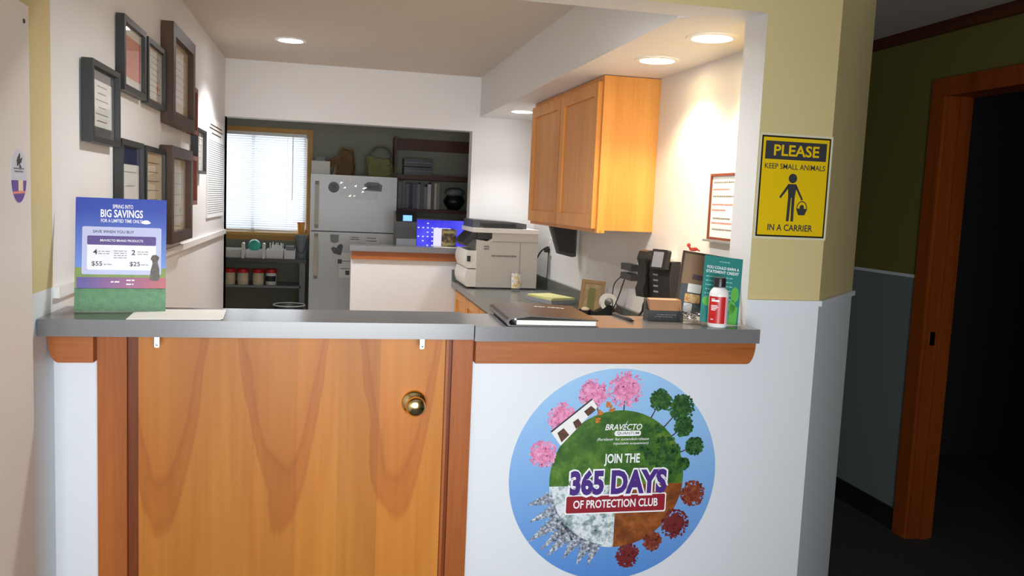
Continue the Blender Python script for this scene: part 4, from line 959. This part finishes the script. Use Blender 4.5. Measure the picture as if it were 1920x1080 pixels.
for x, lab, lm in ((-.125, 'red lidded jar farthest left on the lower shelf', 'tub'), (-.02, 'red lidded jar second from left on the lower shelf', 'tub'), (.10, 'red lidded jar third from left on the lower shelf', 'tub'), (.20, 'white tub with red lid and dark label at the right of the jars', 'whitep')):
    t = thing('lidded_jar', lab, 'jar', (x, 5.0 if x < .15 else 5.03, .6705), group='red lidded jars under the window table')
    bm = B(); lathe(bm, [(0, 0), (.040, 0), (.044, .006), (.044, .09), (.04, .103), (0, .104)], 28); obj('jar_body', bm, lm, t, smooth=True)
    bm = B(); lathe(bm, [(.047, .100), (.047, .128), (.044, .131), (0, .132)], 28); obj('lid', bm, 'red', t, smooth=True)
    bm = B(); a0, a1 = math.radians(200), math.radians(330); R_ = .0444
    vs = [[bm.verts.new((R_*math.cos(a0+(a1-a0)*i/12), R_*math.sin(a0+(a1-a0)*i/12), z)) for i in range(13)] for z in (.03, .075)]
    for i in range(12): bm.faces.new((vs[0][i], vs[0][i+1], vs[1][i+1], vs[1][i]))
    obj('paper_label', bm, 'cream' if lm == 'tub' else 'inkd', t, smooth=True)
t = thing('waste_basket', 'grey waste basket with clear liner below the window table', 'waste basket', (.365, 4.62, 0))
bm = B(); lathe(bm, [(0, .002), (.09, .002), (.118, .545), (.124, .555), (.118, .558), (.108, .545), (.085, .01), (0, .01)], 28); obj('basket', bm, 'dgrey', t, smooth=True)
bm = B(); lathe(bm, [(.108, .50), (.119, .558), (.127, .560), (.128, .50)], 28); obj('liner', bm, 'glass', t, smooth=True)
bm = B(); lathe(bm, [(.117, .557), (.122, .562), (.126, .557), (.122, .552), (.117, .557)], 28); obj('rim', bm, 'whitep', t, smooth=True)

# refrigerator
FX0, FX1, FY = .511, 1.19, 4.70
rg = thing('refrigerator', 'white top-freezer refrigerator in the back room', 'refrigerator', ((FX0+FX1)/2, FY, 0))
hw = (FX1-FX0)/2
bm = B(); box(bm, -hw, hw, .065, .64, .02, 1.585); box(bm, -hw+.03, hw-.03, .1, .6, 0, .02); obj('body', bm, 'fridge', rg, bevel=.004)
bm = B(); box(bm, -hw, hw, 0, .06, 1.148, 1.594); obj('freezer_door', bm, 'fridge', rg, bevel=.010, seg=3)
bm = B(); box(bm, -hw, hw, 0, .06, .06, 1.138); obj('fridge_door', bm, 'fridge', rg, bevel=.010, seg=3)
bm = B(); box(bm, -hw+.01, hw-.01, .02, .06, 1.137, 1.149); obj('door_gap', bm, 'dgrey', rg)
for z0, z1 in ((1.165, 1.54), (.76, 1.125)):
    bm = B(); prism(bm, [(0, z0), (-.035, z0+.03), (-.035, z1-.03), (0, z1)], -hw+.035, -hw+.065, 'x'); h = obj('handle', bm, 'handle', rg, bevel=.005); h['label'] = 'long cream door handle'
# magnets and papers on the fridge
def onfridge(x, z): return onfront(x, z, FY-.0006)
def magnet(name, label, cat, x, z, poly, m_, t_=.006):
    t = thing(name, label, cat, onfridge(x, z), group='magnets and notes on the refrigerator')
    flat('body', [poly], m_, t, t_, t_); return t
t = magnet('round_magnet', 'round dark magnet on the freezer door', 'magnet', .69, 1.495, circ(0, 0, .043, 28), 'dgrey'); flat('face', [[(-.022, .018), (.022, .018), (.014, -.012), (0, -.024), (-.014, -.012)]], 'ink', t, .0066)
t = magnet('arched_magnet', 'black arched magnet on the freezer door', 'magnet', 1.0, 1.513, [(-.068, -.032), (.066, -.036), (.072, .012), (.04, .034), (-.04, .036), (-.072, .016)], 'black'); flat('face', [[(-.05, -.018), (.05, -.02), (.052, .008), (-.052, .012)]], 'ink', t, .0066)
magnet('grey_magnet', 'pale grey shield magnet high on the lower fridge door', 'magnet', .705, 1.09, [(-.035, .03), (.035, .03), (.03, -.03), (0, -.04), (-.03, -.03)], 'mgrey')
magnet('heart_magnet', 'dark grey heart magnet on the lower fridge door', 'magnet', .728, 1.0, [(-.05, .01), (-.03, -.03), (.03, -.045), (.045, .03), (.03, .048), (.005, .035), (-.005, .012), (-.03, .022)], 'dgrey')
for x, z, w_, h, lab in ((.87, 1.09, .09, .05, 'white note with dark heading on the lower fridge door'), (1.0, 1.085, .11, .075, 'white paper with handwriting right of the note on the fridge'), (.80, .875, .11, .20, 'pale paper sheet below the heart magnet')):
    t = thing('fridge_note', lab, 'note', onfridge(x, z), group='magnets and notes on the refrigerator')
    flat('sheet', [[(-w_/2, -h/2), (w_/2, -h/2), (w_/2, h/2), (-w_/2, h/2)]], 'paper', t, .001, .001); lines('print', [(-w_*.35, w_*.3, h*.15), (-w_*.4, w_*.35, -h*.15)], 'inkd', t, .0014, .006)
for x, z, lab, mm in ((.750, .905, 'small dark tag magnet on the pale paper', 'dgrey'), (.812, .815, 'small dark square magnet low on the pale paper', 'dgrey')):
    magnet('small_magnet', lab, 'magnet', x, z, rrect(-.016, .016, -.018, .018, .003), mm, .004).location.y -= .0014
t = thing('plastic_sleeve', 'crinkled clear plastic sleeve on the freezer door', 'sleeve', onfridge(.86, 1.50))
bm = B(); nx, nz = 14, 10; vv = [[bm.verts.new((-.12+.30*i/nx, -.09+.16*j/nz, .002+random.uniform(0, .007))) for i in range(nx+1)] for j in range(nz+1)]
for j in range(nz):
    for i in range(nx): bm.faces.new((vv[j][i], vv[j][i+1], vv[j+1][i+1], vv[j+1][i]))
obj('film', bm, clear('plastic_film', refl=1.6), t)
# things on top of the fridge
t = thing('white_box', 'small white box with black cap on top of the refrigerator', 'box', (.585, 4.86, 1.5855))
bm = B(); box(bm, -.072, .072, -.07, .07, 0, .115); obj('carton', bm, 'paper', t, bevel=.003)
bm = B(); box(bm, -.045, .03, -.03, .03, .115, .150); obj('cap', bm, 'black', t, bevel=.003)
def sack(name, label, cat, x, y, z, w_, d_, h, material, lean=0, top=.6):
    t = thing(name, label, cat, (x, y, z))
    bm = B(); n = 22; rings = []
    for j in range(9):
        q = j/8; rr = []
        for i in range(n):
            a = 2*PI*i/n; k = (1-(1-top)*q**1.6)*(1+.10*math.sin(3*a+4*q)+random.uniform(-.05, .05))
            ca, sa = math.cos(a), math.sin(a); sq = 1/max(abs(ca), abs(sa))**.6
            rr.append(bm.verts.new((ca*w_*k*sq+lean*q, sa*d_*k*sq, h*q*(1+.10*math.sin(2*a+1)*q))))
        rings.append(rr)
    for A, C in zip(rings, rings[1:]):
        for i in range(n): bm.faces.new((A[i], A[(i+1) % n], C[(i+1) % n], C[i]))
    bm.faces.new(rings[0][::-1]); bm.faces.new(rings[-1]); obj('sack', bm, material, t); return t
t = sack('brown_bag', 'slumped brown paper bag on top of the refrigerator', 'bag', .765, 5.02, 1.5855, .085, .07, .22, 'brownbag', .03, .55)
bm = B(); box(bm, -.10, .02, -.075, -.06, .11, .17); o = obj('folded_flap', bm, 'brownbag', t, bevel=.006); o.rotation_euler = (0, -.35, .1)
t = sack('cloth_bundle', 'olive and grey cloth bundle on top of the refrigerator', 'bundle', 1.065, 4.98, 1.5855, .115, .085, .17, 'olivebag', -.01, .8)
bm = B(); ell(bm, (.01, .02, .19), (.085, .07, .075), 8)
for v in bm.verts: v.co += Vector((random.uniform(-1, 1), random.uniform(-1, 1), random.uniform(-1, 1)))*.006
obj('folded_cloth', bm, 'greybag', t, smooth=True)

# bookshelf in the back room
bs = thing('wall_shelves', 'dark wood shelves on the back-room wall right of the refrigerator', 'shelf', (1.6, YBK, 0))
for z0, z1, y0 in ((1.855, 1.955, -.04), (1.595, 1.635, -.30), (1.315, 1.345, -.30)):
    bm = B(); box(bm, -.385, .55, y0, -.0005, z0, z1); obj('shelf_board', bm, 'shelfwood', bs, bevel=.002)
bm = B(); box(bm, -.405, -.386, -.28, -.0005, 1.315, 1.955); obj('end_panel', bm, 'shelfwood', bs)
bm = B(); box(bm, .551, .57, -.28, -.0005, 1.315, 1.955); obj('end_panel', bm, 'shelfwood', bs)
x = 1.232
for k in range(12):
    wd = random.uniform(.022, .036); h = random.uniform(.19, .235)
    mm = ('black', 'dgrey', 'black', 'navy', 'dgrey', 'mgrey', 'dgrey', 'mgrey', 'paper', 'dgrey', 'cream', 'mgrey')[k]
    bm = B(); box(bm, 0, wd-.002, 0, .2, 0, h); o = obj('ring_binder', bm, mm, None, bevel=.002); o.location = (x, 5.14, 1.3455)
    tag(o, 'upright folder number %s from the left on the dark shelf' % ('one two three four five six seven eight nine ten eleven twelve'.split()[k]), 'folder', 'folders on the dark back-room shelf'); x += wd
for k in range(2):
    t = thing('black_case', ('lower' if k == 0 else 'upper')+' flat black case stacked on the middle shelf', 'case', (1.40, 5.24, 1.6355+k*.072))
    bm = B(); box(bm, -.12, .12, -.1, .1, 0, .066); obj('case_body', bm, 'black', t, bevel=.005); bm = B(); box(bm, -.118, .118, -.1015, -.1, .03, .036); obj('lid_seam', bm, 'mgrey', t)
t = thing('grey_bundle', 'pale grey folded bundle over a black bag on the lower shelf', 'bundle', (1.735, 5.22, 1.3455))
bm = B(); ell(bm, (0, 0, .075), (.09, .08, .075), 8)
for v in bm.verts: v.co += Vector((random.uniform(-1, 1), random.uniform(-1, 1), random.uniform(-1, 1)))*.005
obj('black_bag', bm, 'black', t, smooth=True)
bm = B(); ell(bm, (0, 0, .155), (.088, .075, .04), 8)
for v in bm.verts: v.co += Vector((random.uniform(-1, 1), random.uniform(-1, 1), random.uniform(-1, 1)))*.005
obj('folded_cloth', bm, 'mgrey', t, smooth=True)

# desk behind the half wall with monitor, black printer
dsk = thing('back_desk', 'plain desk behind the white half wall', 'desk', (1.7, 4.05, 0))
bm = B(); box(bm, -.60, .68, -.30, .35, .72, .75); obj('desk_top', bm, 'lam', dsk, bevel=.003)
for x, y in ((-.58, -.28), (.62, -.28), (-.58, .29), (.62, .29)):
    bm = B(); box(bm, x, x+.04, y, y+.04, 0, .72); obj('leg', bm, 'dgrey', dsk)
mo = thing('computer_monitor', 'computer monitor with bright violet blue screen behind the half wall', 'monitor', (1.50, 4.15, .7505))
bm = B(); box(bm, -.207, .207, 0, .03, .265, .54); obj('bezel', bm, 'black', mo, bevel=.004)
bm = B(); box(bm, -.197, .197, -.0012, -.0002, .29, .529)
def screenmat():
    m_, N, L, b = newmat('screen_blue'); b.inputs['Base Color'].default_value = (0, 0, 0, 1)
    tc = N.new('ShaderNodeTexCoord'); nz = N.new('ShaderNodeTexNoise'); nz.inputs['Scale'].default_value = 5; L.new(tc.outputs['Object'], nz.inputs['Vector'])
    cr = N.new('ShaderNodeValToRGB'); cr.color_ramp.elements[0].color = srgb(40, 30, 205); cr.color_ramp.elements[1].color = srgb(84, 84, 240)
    cr.color_ramp.elements[0].position = .35; cr.color_ramp.elements[1].position = .7
    L.new(nz.outputs['Fac'], cr.inputs[0]); L.new(cr.outputs[0], b.inputs['Emission Color']); b.inputs['Emission Strength'].default_value = 1.0
    return m_
sc = obj('screen', bm, screenmat(), mo); sc['label'] = 'glowing violet blue screen'
scw = emit('screen_white', srgb(225, 222, 250), .95)
bm = B(); box(bm, -.07, .06, -.0016, -.0013, .33, .47); obj('open_window', bm, scw, sc)
bm = B()
for i in range(5):
    for j in range(7):
        if random.random() < .6: box(bm, -.19+i*.035, -.178+i*.035, -.0016, -.0013, .30+j*.033, .309+j*.033)
obj('desktop_icons', bm, scw, sc)
bm = B(); box(bm, -.03, .03, .03, .05, .03, .40); box(bm, -.11, .11, -.06, .10, 0, .015); obj('stand', bm, 'black', mo, bevel=.003)
t = thing('black_printer', 'black office machine with small glowing blue display behind the half wall', 'printer', (1.193, 3.79, .7505))
bm = B(); box(bm, -.072, .07, .0, .25, 0, .46); obj('cabinet', bm, 'black', t, bevel=.006)
bm = B(); prism(bm, [(-.02, .46), (-.02, .52), (.04, .59), (.20, .59), (.20, .46)], -.075, .070, 'x'); obj('top_unit', bm, 'black', t, bevel=.006)
bm = B(); box(bm, -.028, .035, -.0215, -.0203, .525, .565)
o = obj('display', bm, emit('lcd_blue', srgb(110, 170, 255), 1.6), t); o['label'] = 'glowing blue display'
bm = B(); box(bm, -.07, .068, -.03, -.005, .33, .40); obj('output_tray', bm, 'mgrey', t, bevel=.004)
# things on the half wall ledge
t = thing('gold_card', 'dark and gold card standing on the half wall ledge', 'card', onfront(1.455, ZHW+.001, YW+.03))
flat('card', [[(-.05, 0), (.05, 0), (.05, .125), (-.05, .125)]], speckle('gold_picture', [srgb(26, 20, 16), srgb(60, 44, 24), srgb(196, 158, 84)], 26), t, .002, .002)
for z in (.012, .095): flat('gold_band', [[(-.04, z), (.04, z), (.04, z+.018), (-.04, z+.018)]], 'olivebag', t, .0024)
t = thing('loose_papers', 'loose white papers lying on the half wall ledge', 'paper', (1.46, YW+.01, ZHW+.0004))
for k in range(3):
    bm = B(); box(bm, -.11, .11, -.05, .012, .0015*k, .0015*k+.0014); o = obj('sheet', bm, 'paper', t); o.rotation_euler = (0, 0, .05*k-.04)
